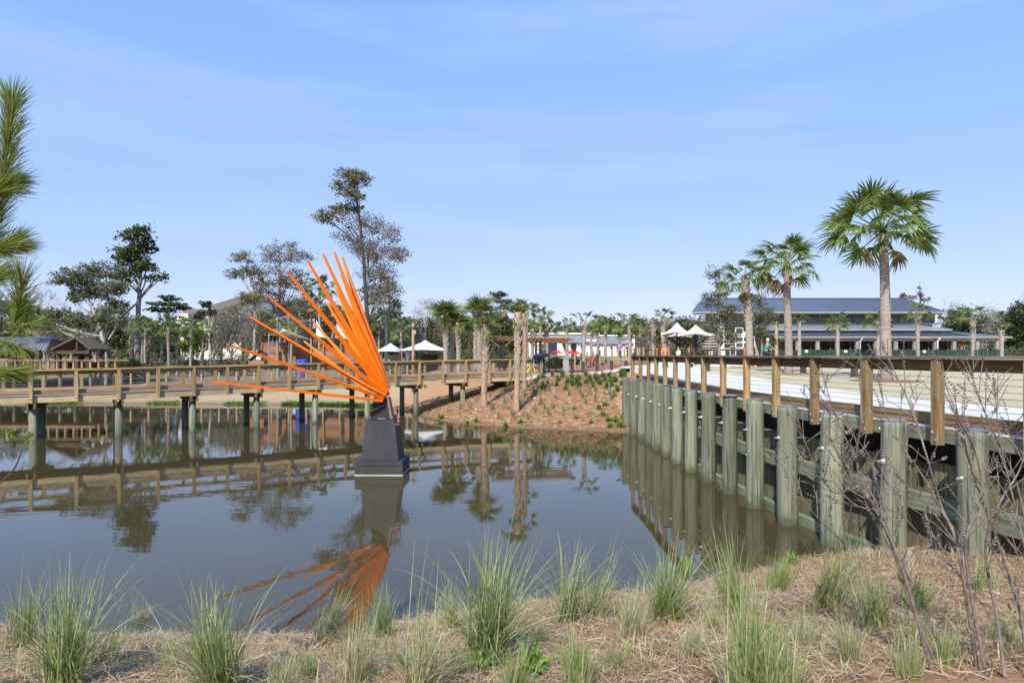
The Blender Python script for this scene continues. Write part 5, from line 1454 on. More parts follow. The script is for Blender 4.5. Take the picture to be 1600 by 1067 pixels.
def sail(name, corners, mat, parent=None, belly=.25, n=8, label=None, cat=None, group=None):
    """a taut cloth with concave edges between 3 or 4 corners, thin but solid"""
    c = [Vector(p) for p in corners]
    if len(c) == 3: c = [c[0], c[1], c[2], c[2]]
    cen = (c[0] + c[1] + c[2] + c[3]) / 4
    nrm = (c[2] - c[0]).cross(c[1] - c[3]).normalized()
    top = []
    for i in range(n + 1):
        for j in range(n + 1):
            u, v = i / n, j / n
            p = c[0] * (1 - u) * (1 - v) + c[1] * u * (1 - v) + c[2] * u * v + c[3] * (1 - u) * v
            e = max(abs(2 * u - 1), abs(2 * v - 1)); pull = .16 * e * (1 - min(abs(2 * u - 1), abs(2 * v - 1)) ** 2)
            p = p.lerp(cen, pull) + nrm * belly * math.sin(u * math.pi) * math.sin(v * math.pi)
            top.append(p)
    m = MB(); N_ = (n + 1) ** 2
    m.v = [tuple(p) for p in top] + [tuple(p - nrm * .02) for p in top]
    for i in range(n):
        for j in range(n):
            a = i * (n + 1) + j
            m.f.append((a, a + n + 1, a + n + 2, a + 1)); m.f.append((N_ + a, N_ + a + 1, N_ + a + n + 2, N_ + a + n + 1))
    rim = [i * (n + 1) for i in range(n + 1)] + [n * (n + 1) + j for j in range(1, n + 1)] + [i * (n + 1) + n for i in range(n - 1, -1, -1)] + [j for j in range(n - 1, 0, -1)]
    for a, b in zip(rim, rim[1:] + rim[:1]): m.f.append((a, N_ + a, N_ + b, b))
    return m.build(name, mat, parent, True)
B_ = lambda px, py, Y=62.4: at(px, py, Y)
sail('sail', [B_(494, 500), B_(492, 527), B_(513, 529), B_(513, 529)], 'fabric_white', ship, .1)
sail('sail', [B_(483, 498), B_(484, 516), B_(494, 514), B_(492, 497)], 'fabric_grey', ship, .1)
sail('sail', [B_(526, 505), B_(524, 528), B_(545, 530), B_(545, 530)], 'fabric_white', ship, .1)
sail('sail', [B_(519, 508), B_(517, 530), B_(530, 531), B_(528, 507)], 'fabric_grey', ship, .1)
sail('sail', [B_(556, 512), B_(548, 530), B_(565, 531), B_(560, 512)], 'fabric_grey', ship, .1)
shade = thing('shade_sail', 'pair of white shade sails stretched over the play ship bow', 'shade sail', at(440, 575, 60))
shade.location.z = hz(shade.location.x, 60); WM[shade.name] = Matrix.Translation(shade.location)
sail('upper_cloth', [at(433, 497, 60), at(451, 493, 60), at(451, 501, 64), at(436, 505, 64)], 'fabric_white', shade, .1)
sail('lower_cloth', [at(419, 524, 58), at(442, 514, 58), at(486, 531, 58), at(464, 529, 64)], 'fabric_white', shade, .1)
sail('lower_cloth', [at(420, 524, 58.2), at(446, 526, 64), at(462, 512, 64), at(447, 515, 58.2)], 'fabric_white', shade, .1)
for px, py, Y in ((433, 496, 60), (451, 492, 60), (420, 523, 58.1), (486, 530, 58), (463, 511, 64.1), (445, 525, 64.2), (437, 504, 64.1)):
    p = at(px, py, Y); m = MB(); m.tube([(p.x, p.y, hz(p.x, p.y) - .2), (p.x, p.y, p.z + .05)], .07, 8); m.build('mast', 'galvanised', shade)
for j, px in enumerate((468, 474)):
    p = on_ground(px, 57.5); zz = EYE + (555 - 561) * .0575
    o = thing('play_barrel', f'blue play barrel by the ship, {"left" if j == 0 else "right"} of two', 'barrel', p, 'blue play barrels')
    m = MB(); m.lathe(p, [(.26, 0), (.33, .2), (.35, (zz - p.z) * .5), (.33, zz - p.z - .1), (.27, zz - p.z)], 14); m.build('body', 'fabric_blue', o, True)
    for f_ in (.25, .75):
        m = MB(); m.lathe((p.x, p.y, p.z + (zz - p.z) * f_), [(.345, 0), (.362, .02), (.345, .05)], 14); m.build('hoop', 'cloth_navy', o)

# ------------------------------------------------------------------ white tents, cream canopies, parasols
def tent(label, px0, px1, eave, peak, Y, dep, mat):
    k = Y / FPX; x0, x1 = (px0 - 800) * k, (px1 - 800) * k; ze, zp = EYE + (555 - eave) * k, EYE + (555 - peak) * k
    cx, cy = (x0 + x1) / 2, Y + dep / 2
    g = hz(cx, cy); o = thing('canopy_tent', label, 'tent', (cx, cy, g), 'white canopy tents')
    m = MB(); n = 8; rings = 7; pr = []
    for r in range(rings + 1):
        u = r / rings; s = .02 + .98 * u; z = zp + (ze - zp) * (u ** .78)
        ring = []
        for sx, sy in ((-1, -1), (0, -1), (1, -1), (1, 0), (1, 1), (0, 1), (-1, 1), (-1, 0)):
            edge = .965 if 0 in (sx, sy) else 1.0
            ring.append((cx + sx * s * (x1 - x0) / 2 * edge, cy + sy * s * dep / 2 * edge, z + (.10 * u if 0 in (sx, sy) else 0)))
        pr.append(ring)
    for ring in pr: m.v += ring
    nb = len(m.v)
    for ring in pr: m.v += [(x, y, z - .03) for x, y, z in ring]
    for r in range(rings):
        for q in range(8):
            a, b = r * 8 + q, r * 8 + (q + 1) % 8
            m.f.append((a, a + 8, b + 8, b)); m.f.append((nb + a, nb + b, nb + b + 8, nb + a + 8))
    for q in range(8):
        a, b = rings * 8 + q, rings * 8 + (q + 1) % 8; m.f.append((a, nb + a, nb + b, b))
    m.f.append(tuple(range(7, -1, -1)))
    m.build('roof_cloth', mat, o)
    for sx in (-1, 1):
        for sy in (-1, 1):
            x, y = cx + sx * ((x1 - x0) / 2 - .15), cy + sy * (dep / 2 - .15)
            m = MB(); m.tube([(x, y, hz(x, y) - .1), (x, y, ze - .02)], .09, 8); m.build('post', 'wood_brown_dark' if sy < 0 else 'galvanised', o)
    m = MB(); m.box((cx + .3, cy + dep * .3, (g + ze) / 2 - .1), ((x1 - x0) * .35, .3, ze - g - .5)); m.build('counter_wall', 'wood_brown_dark' if px0 > 600 else 'siding_tan', o)
    return o
tent('smaller white peaked canopy tent left of the utility pole', 584, 627, 549.5, 535.5, 70, 3.6, 'fabric_white')
tent('larger white peaked canopy tent right of the utility pole', 623, 697, 547.5, 531, 66, 4.6, 'fabric_white')

def tensile(label, px, peak, edge, half, Y):
    k = Y / FPX; cx = (px - 800) * k; zp, ze = EYE + (555 - peak) * k, EYE + (555 - edge) * k; h = half * k
    g = hz(cx, Y); o = thing('tensile_canopy', label, 'canopy', (cx, Y, g), 'cream tensile canopies')
    m = MB(); rings, n = 10, 32
    for r in range(rings + 1):
        u = r / rings
        for q in range(n):
            a = 2 * math.pi * q / n + .4
            sq = 1 / max(abs(math.cos(a - .4 + math.pi / 4)), abs(math.sin(a - .4 + math.pi / 4))) ** .75
            corner = (sq - 1) / .3
            rr_ = .04 + (h - .04) * u * (.80 + .26 * min(1, max(0, sq - 1) * 2.4) * u)
            z = zp + (ze - zp) * (1 - (1 - u) ** 1.75) - .12 * corner * u * u * .6 + .1 * u * u * (1 - min(1, corner))
            m.v.append((cx + rr_ * math.cos(a), Y + rr_ * math.sin(a), z))
    for r in range(rings):
        for q in range(n):
            a, b = r * n + q, r * n + (q + 1) % n; m.f.append((a, a + n, b + n, b))
    m.f.append(tuple(range(n)))
    c = m.build('cloth', 'fabric_cream', o, True)
    sm_ = c.modifiers.new('thickness', 'SOLIDIFY'); sm_.thickness = .025
    m = MB(); m.tube([(cx, Y, g - .2), (cx, Y, zp - .06)], [.10, .07], 10); m.build('mast', 'steel_dark', o)
    for q in range(4):
        a = .4 + math.pi / 4 + q * math.pi / 2 - math.pi / 4
        m = MB(); m.tube([(cx, Y, ze - .75), (cx + math.cos(a) * h * .86, Y + math.sin(a) * h * .86, ze - .06)], .04, 6); m.build('strut', 'steel_dark', o)
    return o
tensile('rear cream peaked canopy on a dark mast, highest of the three', 1058, 504.5, 522, 30, 47)
tensile('front cream peaked canopy nearest the building gable', 1087, 508, 524, 34, 43)
tensile('low cream canopy half hidden behind the other two', 1062, 517, 526, 24, 50)

def parasol(label, px, top, edge, half, Y):
    k = Y / FPX; cx = (px - 800) * k; zt, ze = EYE + (555 - top) * k, EYE + (555 - edge) * k; h = half * k; g = hz(cx, Y)
    o = thing('parasol', label, 'parasol', (cx, Y, g), 'red parasols')
    m = MB(); n = 8; m.v.append((cx, Y, zt))
    for u in (.5, 1.0):
        for q in range(n * 2):
            a = math.pi * q / n; s = 1 if q % 2 == 0 else .94
            m.v.append((cx + h * u * s * math.cos(a), Y + h * u * s * math.sin(a), zt + (ze - zt) * u ** 1.3))
    for q in range(n * 2):
        b = (q + 1) % (n * 2); m.f.append((0, 1 + q, 1 + b)); m.f.append((1 + q, 1 + 2 * n + q, 1 + 2 * n + b, 1 + b))
    c = m.build('canopy', 'fabric_red', o); md = c.modifiers.new('thickness', 'SOLIDIFY'); md.thickness = .02
    m = MB(); m.tube([(cx, Y, g), (cx, Y, zt + .12)], .03, 8); m.build('pole', 'wood_brown_dark', o)
    m = MB(); m.lathe((cx, Y, g), [(.3, 0), (.3, .06), (.06, .1)], 12); m.build('base', 'steel_dark', o)
parasol('left red parasol in front of the white building', 870, 547, 552, 10, 72)
parasol('middle red parasol in front of the white building, tallest', 893, 546, 553, 8, 68)
parasol('right red parasol in front of the white building, mostly hidden', 901, 549, 553, 7, 72)

# ------------------------------------------------------------------ utility pole, pergola, fences, bollards
p = on_ground(645.5, 48)
o = thing('utility_pole', 'tan wooden utility pole with a short cross-arm before the white tents', 'pole', p)
zt = EYE + (555 - 505) * .048
m = MB(); m.tube([p - Vector((0, 0, .3)), (p.x, p.y, zt)], [.13, .10], 10); m.build('pole', 'pole_wood', o, True)
m = MB(); m.bar((p.x - .42, p.y - .12, zt - .34), (p.x + .42, p.y - .12, zt - .34), .09, .09); arm = m.build('cross_arm', 'wood_brown_dark', o)
for dx in (-.34, .34):
    m = MB(); m.lathe((p.x + dx, p.y - .12, zt - .295), [(.03, 0), (.045, .05), (.02, .1)], 8); m.build('insulator', 'galvanised', arm)
m = MB(); m.lathe((p.x + .16, p.y - .05, zt - .85), [(.06, 0), (.08, .05), (.08, .22), (.04, .28)], 10); m.build('lamp_head', 'galvanised', o)

Yg = 45
pg = thing('pergola', 'brown slatted pergola on dark lattice posts at the boardwalk landing', 'pergola', ((832 - 800) * .045, Yg, hz(1.4, Yg)))
k = Yg / FPX
zl, zr = EYE + (555 - 526.5) * k, EYE + (555 - 531) * k
xa, xb = (768 - 800) * k, (895 - 800) * k
for yo in (-1.0, 1.0):
    plank('beam', (xa + .4, Yg + yo, zl - .14), (xb - .4, Yg + yo, zr - .14), .10, .22, 'wood_red', pg)
for i in range(44):
    u = (i + .5) / 44; x = xa + (xb - xa) * u; z = zl + (zr - zl) * u
    plank('slat', (x, Yg - 1.5, z + .02), (x, Yg + 1.5, z + .02), .05, .09, 'wood_red', pg)
for px in (784, 841):
    x = (px - 800) * k
    for sy in (-1.0, 1.0):
        z1 = zl - .22; g = hz(x, Yg + sy)
        m = MB()
        for dx in (-.16, .16):
            for dy in (-.16, .16): m.box((x + dx, Yg + sy + dy, (g + z1) / 2), (.07, .07, z1 - g))
        for j in range(9): m.box((x, Yg + sy, g + (z1 - g) * (j + .5) / 9), (.26, .26, .05))
        m.build('lattice_post', 'steel_dark', pg)
        m = MB(); m.box((x, Yg + sy, g + .35), (.6, .6, .75)); m.build('plinth', 'wood_red', pg)
        for s in (-1, 1):
            m = MB(); m.bar((x + s * .1, Yg + sy, z1 - .55), (x + s * .75, Yg + sy, z1 + .03), .08, .08); m.build('brace', 'wood_red', pg)
# stone pillar and dark gate by the pergola
p = on_ground(884, 46.5)
o = thing('gate_pillar', 'pale square stone pillar with cap by the dark gate', 'pillar', p)
zz = EYE + (555 - 560) * .0465 - p.z
m = MB(); m.box((p.x, p.y, p.z + zz / 2 - .1), (.42, .42, zz + .2)); m.build('shaft', 'stone_pillar', o)
m = MB(); m.box((p.x, p.y, p.z + zz + .05), (.56, .56, .12)); m.build('cap', 'stone_pillar', o)
gt = thing('metal_gate', 'dark metal picket gate panels left of the stone pillar', 'gate', on_ground(858, 47))
for i in range(34):
    px = 836 + i * 1.28; q = on_ground(px, 47); zt_ = EYE + (555 - 563) * .047
    m = MB(); m.box((q.x, q.y, (q.z + zt_) / 2 + .04), (.022, .022, zt_ - q.z)); m.build('picket', 'steel_dark', gt)
q0, q1 = on_ground(835, 47), on_ground(880, 47)
for dz in (.15, .95):
    zb = max(q0.z, q1.z) + dz
    m = MB(); m.bar((q0.x, 47, zb), (q1.x, 47, zb), .03, .05); m.build('rail', 'steel_dark', gt)
m = MB(); m.box(((842 - 800) * .0468, 47.4, q0.z + .62), (.9, .04, 1.2)); m.build('panel', 'bollard_dark', gt)
for px in (835.5, 846, 858, 869, 880):
    q = on_ground(px, 47); m = MB(); m.box((q.x, q.y, q.z + .6), (.07, .07, 1.25)); m.build('gate_post', 'steel_dark', gt)
# lectern sign post
p = on_ground(846, 41.3)
o = thing('sign_lectern', 'slanted dark information board on a stout grey timber post', 'sign', p)
zt_ = EYE + (555 - 556.5) * .0413
plank('post', (p.x, p.y, p.z - .3), (p.x, p.y, zt_), .2, .2, 'wale_green', o)
m = MB(); m.slab([(p.x - .55, p.y - .35, zt_ - .12), (p.x + .55, p.y - .35, zt_ + .02), (p.x + .55, p.y + .35, zt_ + .22), (p.x - .55, p.y + .35, zt_ + .08)], .06); m.build('board', 'steel_dark', o)
p = on_ground(831.5, 45.5)
o = thing('map_sign', 'small blue and white map panel by the bicycle', 'sign', p)
m = MB(); m.box((p.x, p.y, p.z + .5), (.06, .06, 1.0)); m.build('post', 'galvanised', o)
m = MB(); m.box((p.x, p.y - .05, p.z + .85), (.34, .03, .62)); b_ = m.build('panel', 'fabric_white', o)
m = MB(); m.box((p.x, p.y - .072, p.z + .88), (.22, .01, .4)); m.build('picture', 'sign_blue', b_)

# bollards
for i, (px, Y, top) in enumerate(((892.5, 43, 565), (895.5, 43.4, 565), (911, 43, 564.5), (933, 43.5, 554), (955.5, 42.5, 563), (978, 41, 563.5), (941.5, 50, 566), (1080, 38, 567), (1105.5, 35.5, 567), (1255, 30, 560), (1335, 26, 560))):
    p = on_ground(px, Y); h = EYE + (555 - top) * Y / FPX - p.z
    nm = ['thin dark bollard, left of a close pair on the bank top', 'thin dark bollard, right of a close pair on the bank top', 'dark bollard at the foot of the crooked-crowned palm', 'tallest dark bollard on the bank top', 'dark bollard before the red brick paving', 'rightmost dark bollard on the bank top, beside the pile wall', 'short bollard behind the tallest one', 'left grey bollard lamp seen through the railing', 'right grey bollard lamp seen through the railing', 'grey bollard on the lawn below the second palm', 'grey bollard on the lawn near the tallest palm'][i]
    o = thing('bollard', nm, 'bollard', p, 'path bollards')
    r = .055 if i < 2 else (.11 if i < 7 else .13)
    m = MB(); m.lathe((p.x, p.y, p.z - .05), [(r, 0), (r, h * .78), (r * .9, h * .80)], 12); m.build('shaft', 'bollard_dark', o)
    m = MB(); m.lathe((p.x, p.y, p.z - .05 + h * .80), [(r * 1.05, 0), (r * 1.05, h * .2), (r * .6, h * .25)], 12); m.build('head', 'bollard_dark', o)
    m = MB(); m.lathe((p.x, p.y, p.z - .04), [(r * 1.25, 0), (r * 1.25, .09), (r, .1)], 12); m.build('foot', 'bollard_dark', o)

# post-and-wire fence on the far shore, left of the bridge
def wire_fence(label, pts, n, hgt_, mat, pick=False, wires=4):
    P = [Vector((x, y, 0)) for x, y in pts]
    seg = [(b - a).length for a, b in zip(P[:-1], P[1:])]; tot = sum(seg)
    def pos(u):
        d = u * tot
        for a, b, s in zip(P[:-1], P[1:], seg):
            if d <= s: return a.lerp(b, d / s)
            d -= s
        return P[-1]
    c = pos(.5); o = thing('post_fence', label, 'fence', (c.x, c.y, hz(c.x, c.y)))
    tops = []
    for i in range(n + 1):
        q = pos(i / n); g = hz(q.x, q.y)
        plank('post', (q.x, q.y, g - .3), (q.x, q.y, g + hgt_), .14, .14, mat, o); tops.append((q, g))
    for j in range(wires):
        m = MB(); m.tube([(q.x, q.y, g + hgt_ * (.2 + .22 * j)) for q, g in tops], .006, 4); m.build('wire', 'galvanised', o)
    return o
wire_fence('low post-and-wire fence along the mulch shore behind the boardwalk', [(-37, 54.5), (-27, 55), (-18, 55.5), (-9, 55)], 19, 1.25, 'wood_rail')
wire_fence('timber post fence behind the plaza bollards', [(5.2, 53), (9, 53.3), (12.5, 53)], 14, 1.2, 'wood_rail', wires=3)
tf = thing('timber_screen', 'row of short orange-brown timber posts under the cream canopies', 'fence', (14, 52, hz(14, 52)))
for px in (1005, 1026, 1045, 1059, 1065, 1076, 1085, 1122, 1163, 1178):
    q = on_ground(px, 52); z1 = EYE + (555 - 543) * .052
    plank('post', (q.x, q.y, q.z - .2), (q.x, q.y, z1), .16, .16, 'wood_red', tf)
for dz in (.5, 1.0):
    q0, q1 = on_ground(1005, 52.1), on_ground(1178, 52.1)
    plank('rail', (q0.x, 52.1, q0.z + dz), (q1.x, 52.1, q1.z + dz), .05, .12, 'wood_brown_dark', tf)

# low white seat wall by the plaza
sw = thing('seat_wall', 'low pale concrete seat wall beyond the railing', 'wall', (11.5, 42, hz(11.5, 42)))
for i in range(7):
    px = 985 + i * 14; q = on_ground(px, 40); q2 = on_ground(px + 13.6, 40)
    m = MB(); m.box(((q.x + q2.x) / 2, 40, q.z + .12), (q2.x - q.x, .45, .5)); m.build('block', 'concrete', sw)
    m = MB(); m.box(((q.x + q2.x) / 2, 40, q.z + .39), (q2.x - q.x, .52, .05)); m.build('coping', 'stone_pillar', sw)

# ------------------------------------------------------------------ bicycles and people
def bicycle(name, label, c, heading, mat, s=1.0):
    c = Vector(c); o = thing(name, label, 'bicycle', c)
    d = Vector((math.cos(heading), math.sin(heading), 0)); r = .34 * s; zc = Vector((0, 0, 1)); sd = Vector((-d.y, d.x, 0))
    hubs = []
    for t in (-.52 * s, .52 * s):
        h = c + d * t + zc * r; hubs.append(h)
        ring = [h + (d * math.cos(a) + zc * math.sin(a)) * (r - .03) for a in [2 * math.pi * i / 24 for i in range(25)]]
        m = MB(); m.tube(ring, .035, 6, cap=False); wq = m.build('wheel', 'rubber', o)
        m = MB()
        for i in range(12):
            a = 2 * math.pi * i / 12; m.tube([h, h + (d * math.cos(a) + zc * math.sin(a)) * (r - .05)], .005, 3)
        x_ = m.build('spokes', 'galvanised', wq); x_['kind'] = 'stuff'
    bb = c + zc * .3 * s; st = c - d * .18 * s + zc * .78 * s; hd = c + d * .34 * s + zc * .80 * s; hd2 = hd + zc * .18 * s - d * .03
    m = MB()
    for a, b in ((bb, st), (bb, hd), (st - zc * .08, hd), (bb, hubs[0]), (st - zc * .08, hubs[0]), (hd2, hubs[1])): m.tube([a, b], .028, 8)
    m.build('frame', mat, o)
    m = MB(); m.bar(st - d * .12 + zc * .05, st + d * .12 + zc * .06, .13, .06); m.build('saddle', 'rubber', o)
    m = MB(); m.tube([hd2 - sd * .3 - d * .08, hd2 - sd * .15, hd2 + sd * .15, hd2 + sd * .3 - d * .08], .017, 6); m.build('handlebar', 'rubber', o)
    m = MB(); m.tube([bb - sd * .12, bb + sd * .12], .02, 6); m.box(bb + sd * .15 + zc * .02, (.1, .06, .03)); m.box(bb - sd * .15, (.1, .06, .03)); m.build('pedals', 'steel_dark', o)
    return o
bicycle('bicycle', 'yellow-green bicycle parked by the boardwalk end palms', on_ground(823, 43.6), .15, 'paint_yellow', 1.1)
bicycle('bicycle', 'red bicycle lying against the plaza planting', on_ground(925, 51), .9, 'paint_red', 1.0)

def person(label, foot, h, face, shirt, legs, hair='hair_brown', pose='stand', group=None):
    """one continuous body grown from a skeleton, clothes as children"""
    foot = Vector(foot); s = h / 1.75
    root = thing('person', label, 'person', foot, group)
    d = Vector((math.cos(face), math.sin(face), 0)); sd = Vector((-d.y, d.x, 0)); z = Vector((0, 0, 1))
    if pose == 'ride':
        hip = z * .95 - d * .15; kneeL = z * .62 + d * .2 + sd * .1; kneeR = z * .78 + d * .22 - sd * .1
        ankL, ankR = z * .2 + d * .05 + sd * .1, z * .38 + d * .05 - sd * .1
        chest = hip + z * .42 + d * .16; hand = d * .42 + z * 1.02
        hL, hR = hand + sd * .25, hand - sd * .25
    else:
        hip = z * .93; kneeL, kneeR = z * .5 + sd * .1 + d * .05, z * .5 - sd * .1
        ankL, ankR = z * .08 + sd * .11 + d * .1, z * .08 - sd * .11 - d * .08
        chest = hip + z * .43
        hL, hR = hip + sd * .27 + d * .1 - z * .12, hip - sd * .27 + d * .06 - z * .1
    neck = chest + z * .12; head = neck + z * .17 + d * .02; crown = head + z * .08
    shL, shR = chest + sd * .19 + z * .04, chest - sd * .19 + z * .04
    elL, elR = (shL + hL) / 2 + sd * .04 - d * .03, (shR + hR) / 2 - sd * .04 - d * .03
    fL, fR = ankL + d * .16 - z * .05, ankR + d * .16 - z * .05
    def skin(name, verts, edges, rads, mat, rootv=0):
        me = bpy.data.meshes.new(name); me.from_pydata([tuple(v * s) for v in verts], edges, [])
        me.materials.append(MATS[mat]); ob = link(name, me, root, Matrix.Translation(foot))
        md = ob.modifiers.new('skin', 'SKIN'); md.use_smooth_shade = True
        for i, r in enumerate(rads):
            sv = me.skin_vertices[0].data[i]; sv.radius = (r * s, r * s); sv.use_root = (i == rootv)
        sb_ = ob.modifiers.new('sub', 'SUBSURF'); sb_.levels = 1; sb_.render_levels = 1
        return ob
    wr = [hip, chest, neck, head, crown, shL, elL, hL, shR, elR, hR, hip + sd * .09 - z * .06, kneeL, ankL, fL, hip - sd * .09 - z * .06, kneeR, ankR, fR, hL - z * .09, hR - z * .09]
    ed = [(0, 1), (1, 2), (2, 3), (3, 4), (1, 5), (5, 6), (6, 7), (1, 8), (8, 9), (9, 10), (0, 11), (11, 12), (12, 13), (13, 14), (0, 15), (15, 16), (16, 17), (17, 18), (7, 19), (10, 20)]
    skin('body', wr, ed, [.13, .14, .055, .1, .075, .06, .045, .035, .06, .045, .035, .085, .06, .045, .04, .085, .06, .045, .04, .035, .035], 'skin')
    skin('shirt', [hip + z * .02, hip + z * .2, chest, shL, elL, shR, elR], [(0, 1), (1, 2), (2, 3), (3, 4), (2, 5), (5, 6)], [.15, .15, .165, .075, .058, .075, .058], shirt)
    skin('trousers', [hip, hip + sd * .09 - z * .06, kneeL, ankL + z * .05, hip - sd * .09 - z * .06, kneeR, ankR + z * .05], [(0, 1), (1, 2), (2, 3), (0, 4), (4, 5), (5, 6)], [.145, .1, .075, .062, .1, .075, .062], legs)
    m = MB(); c = foot + (crown + z * .005 - d * .015) * s
    m.lathe(c, [(.098 * s, -.04 * s), (.105 * s, 0), (.085 * s, .06 * s), (.03 * s, .085 * s)], 10); m.build('hair', hair, root, True)
    for a in (ankL, ankR):
        q = foot + a * s; m = MB(); m.bar(q - d * .06 * s - z * .05 * s, q + d * .2 * s - z * .05 * s, .09 * s, .07 * s); m.build('shoe', 'rubber', root)
    return root

p = on_ground(1039, 38); person('person in an orange top standing by the seat wall beyond the railing', p, 1.72, R(-60), 'cloth_orange', 'cloth_navy')
p = on_ground(1060, 40.8); person('seated-height child in white beside the person in orange', p, 1.25, R(200), 'cloth_white', 'cloth_navy')
bc = on_ground(1199, 40)
bicycle('bicycle', 'dark bicycle ridden across the lawn path', bc, .1, 'steel_dark', 1.0)
person('cyclist in a teal jacket riding in front of the long building', bc, 1.7, .1, 'paint_teal', 'cloth_navy', 'cloth_white', 'ride')
p = on_ground(968, 56); person('person in a purple top under the white portico', p, 1.7, R(-90), 'cloth_purple', 'cloth_navy')
p = on_ground(1502, 70); person('worker in an orange vest behind the green mesh fence', p, 1.75, R(-120), 'cloth_orange', 'cloth_navy')
p = on_ground(372, 57); person('child in pink by the play ship slide', p, 1.2, R(-20), 'cloth_pink', 'cloth_navy')
p = on_ground(357, 60); person('child in a pink top further left of the play ship', p, 1.3, R(10), 'cloth_pink', 'cloth_white')
p = on_ground(315, 61); person('person in navy beside the last palm of the left grove', p, 1.75, R(-60), 'cloth_navy', 'cloth_navy')

# ------------------------------------------------------------------ planting on the mulch bank
def tuft_mesh(name, mat, seed, n, L, spread, w=.012, k=5):
    rg = np.random.default_rng(seed)
    az = rg.uniform(0, 2 * np.pi, n); ln = L * rg.uniform(.55, 1.1, n); tilt = np.abs(rg.normal(0, spread, n)); r0 = rg.uniform(0, .14 * L, n); a0 = rg.uniform(0, 2 * np.pi, n)
    u = np.linspace(0, 1, k)
    ang = tilt[:, None] * (.35 + 1.1 * u[None, :] ** 1.5)
    du = ln[:, None] / (k - 1)
    hx = np.cumsum(np.sin(ang) * du, axis=1) - np.sin(ang[:, :1]) * du; zz = np.cumsum(np.cos(ang) * du, axis=1) - np.cos(ang[:, :1]) * du
    X = (r0 * np.cos(a0))[:, None] + hx * np.cos(az)[:, None]; Y_ = (r0 * np.sin(a0))[:, None] + hx * np.sin(az)[:, None]
    P = np.stack([X, Y_, zz - .03], axis=2)
    tw = az + np.pi / 2 + rg.normal(0, .5, n)
    wv = np.stack([np.cos(tw), np.sin(tw), np.zeros(n)], axis=1)
    prof = np.interp(u, [0, .3, .7, 1], [.8, 1, .65, .06])
    Wd = wv[:, None, :] * prof[None, :, None] * w * rg.uniform(.7, 1.3, n)[:, None, None]
    return strips_mesh(name, P, Wd, mat)

tuftA = [tuft_mesh('leaves', 'tuft_green', 50 + i, 60, .55, .95, .022) for i in range(3)]
tuftB = [tuft_mesh('leaves', 'tuft_grey', 60 + i, 46, .8, .30, .014) for i in range(3)]
tuftC = [tuft_mesh('leaves', 'weed_green', 70 + i, 40, .3, 1.0, .03) for i in range(2)]
rt = random.Random(77)
greens = [(848, 592), (862, 588), (872, 596), (886, 600), (880, 590), (893, 592), (905, 594), (838, 600), (857, 602), (915, 588), (922, 596), (930, 592), (938, 602), (945, 596), (952, 590), (962, 597), (970, 590), (948, 607), (905, 606), (956, 604), (977, 586), (820, 604), (926, 606), (965, 612), (870, 604), (893, 603), (915, 600), (934, 596), (955, 597), (972, 602), (978, 596), (884, 610), (850, 608), (942, 589), (900, 599)]
greys = [(718, 625), (737, 620), (735, 640), (753, 618), (775, 608), (797, 612), (798, 624), (833, 612), (843, 618), (845, 632), (835, 645), (858, 612), (905, 615), (910, 622), (922, 618), (930, 612), (945, 618), (870, 625), (770, 640), (788, 632), (760, 632), (857, 650), (813, 640), (720, 640), (665, 606), (680, 600), (640, 605), (700, 632), (745, 628), (765, 622), (785, 620), (820, 620), (827, 630), (850, 640), (865, 640), (880, 645), (890, 618), (915, 632), (930, 628), (955, 625), (800, 650), (780, 655), (825, 655)]
weeds = [(745, 660), (790, 668), (815, 662), (900, 655), (925, 662), (942, 650), (950, 658), (935, 640), (962, 660), (972, 655), (980, 662), (968, 668), (876, 662), (952, 668), (897, 640), (945, 635), (978, 640), (690, 655), (730, 662)]
for lst, pool, lab, cat, grp, sz in ((greens, tuftA, 'dark green strap-leaved clump planted near the top of the mulch bank', 'plant', 'strap-leaved clumps on the bank', (.8, 1.15)),
                                     (greys, tuftB, 'thin upright grey-green grass tuft on the mulch bank', 'grass tuft', 'grass tufts on the bank', (.4, .8)),
                                     (weeds, tuftC, 'low bright green weed patch near the waterline of the mulch bank', 'weed', 'waterline weeds', (.8, 1.5))):
    for i, (px, py) in enumerate(lst):
        q = ground_at(px + rt.uniform(-1, 1), py)
        if q.z < .05: q.z = max(q.z, .03)
        o = bpy.data.objects.new({'plant': 'strap_leaf_plant', 'grass tuft': 'grass_tuft', 'weed': 'weed_patch'}[cat], pool[i % len(pool)])
        col.objects.link(o); s = rt.uniform(*sz)
        o.location = q; o.rotation_euler = (0, 0, rt.uniform(0, 6.28)); o.scale = (s, s, s)
        tag(o, lab, cat, grp)
for i, (px, py, w) in enumerate(((960, 620, 1), (952, 616, 1), (975, 622, 1))):
    q = ground_at(px, py); o = bpy.data.objects.new('agave_plant', tuft_mesh('leaves', 'tuft_grey', 90 + i, 24, .5, .8, .05)); col.objects.link(o); o.location = q
    tag(o, ('middle', 'left', 'right')[i] + ' of three pale broad-leaved rosettes on the bank beside the pile wall', 'plant', 'rosettes beside the pile wall')
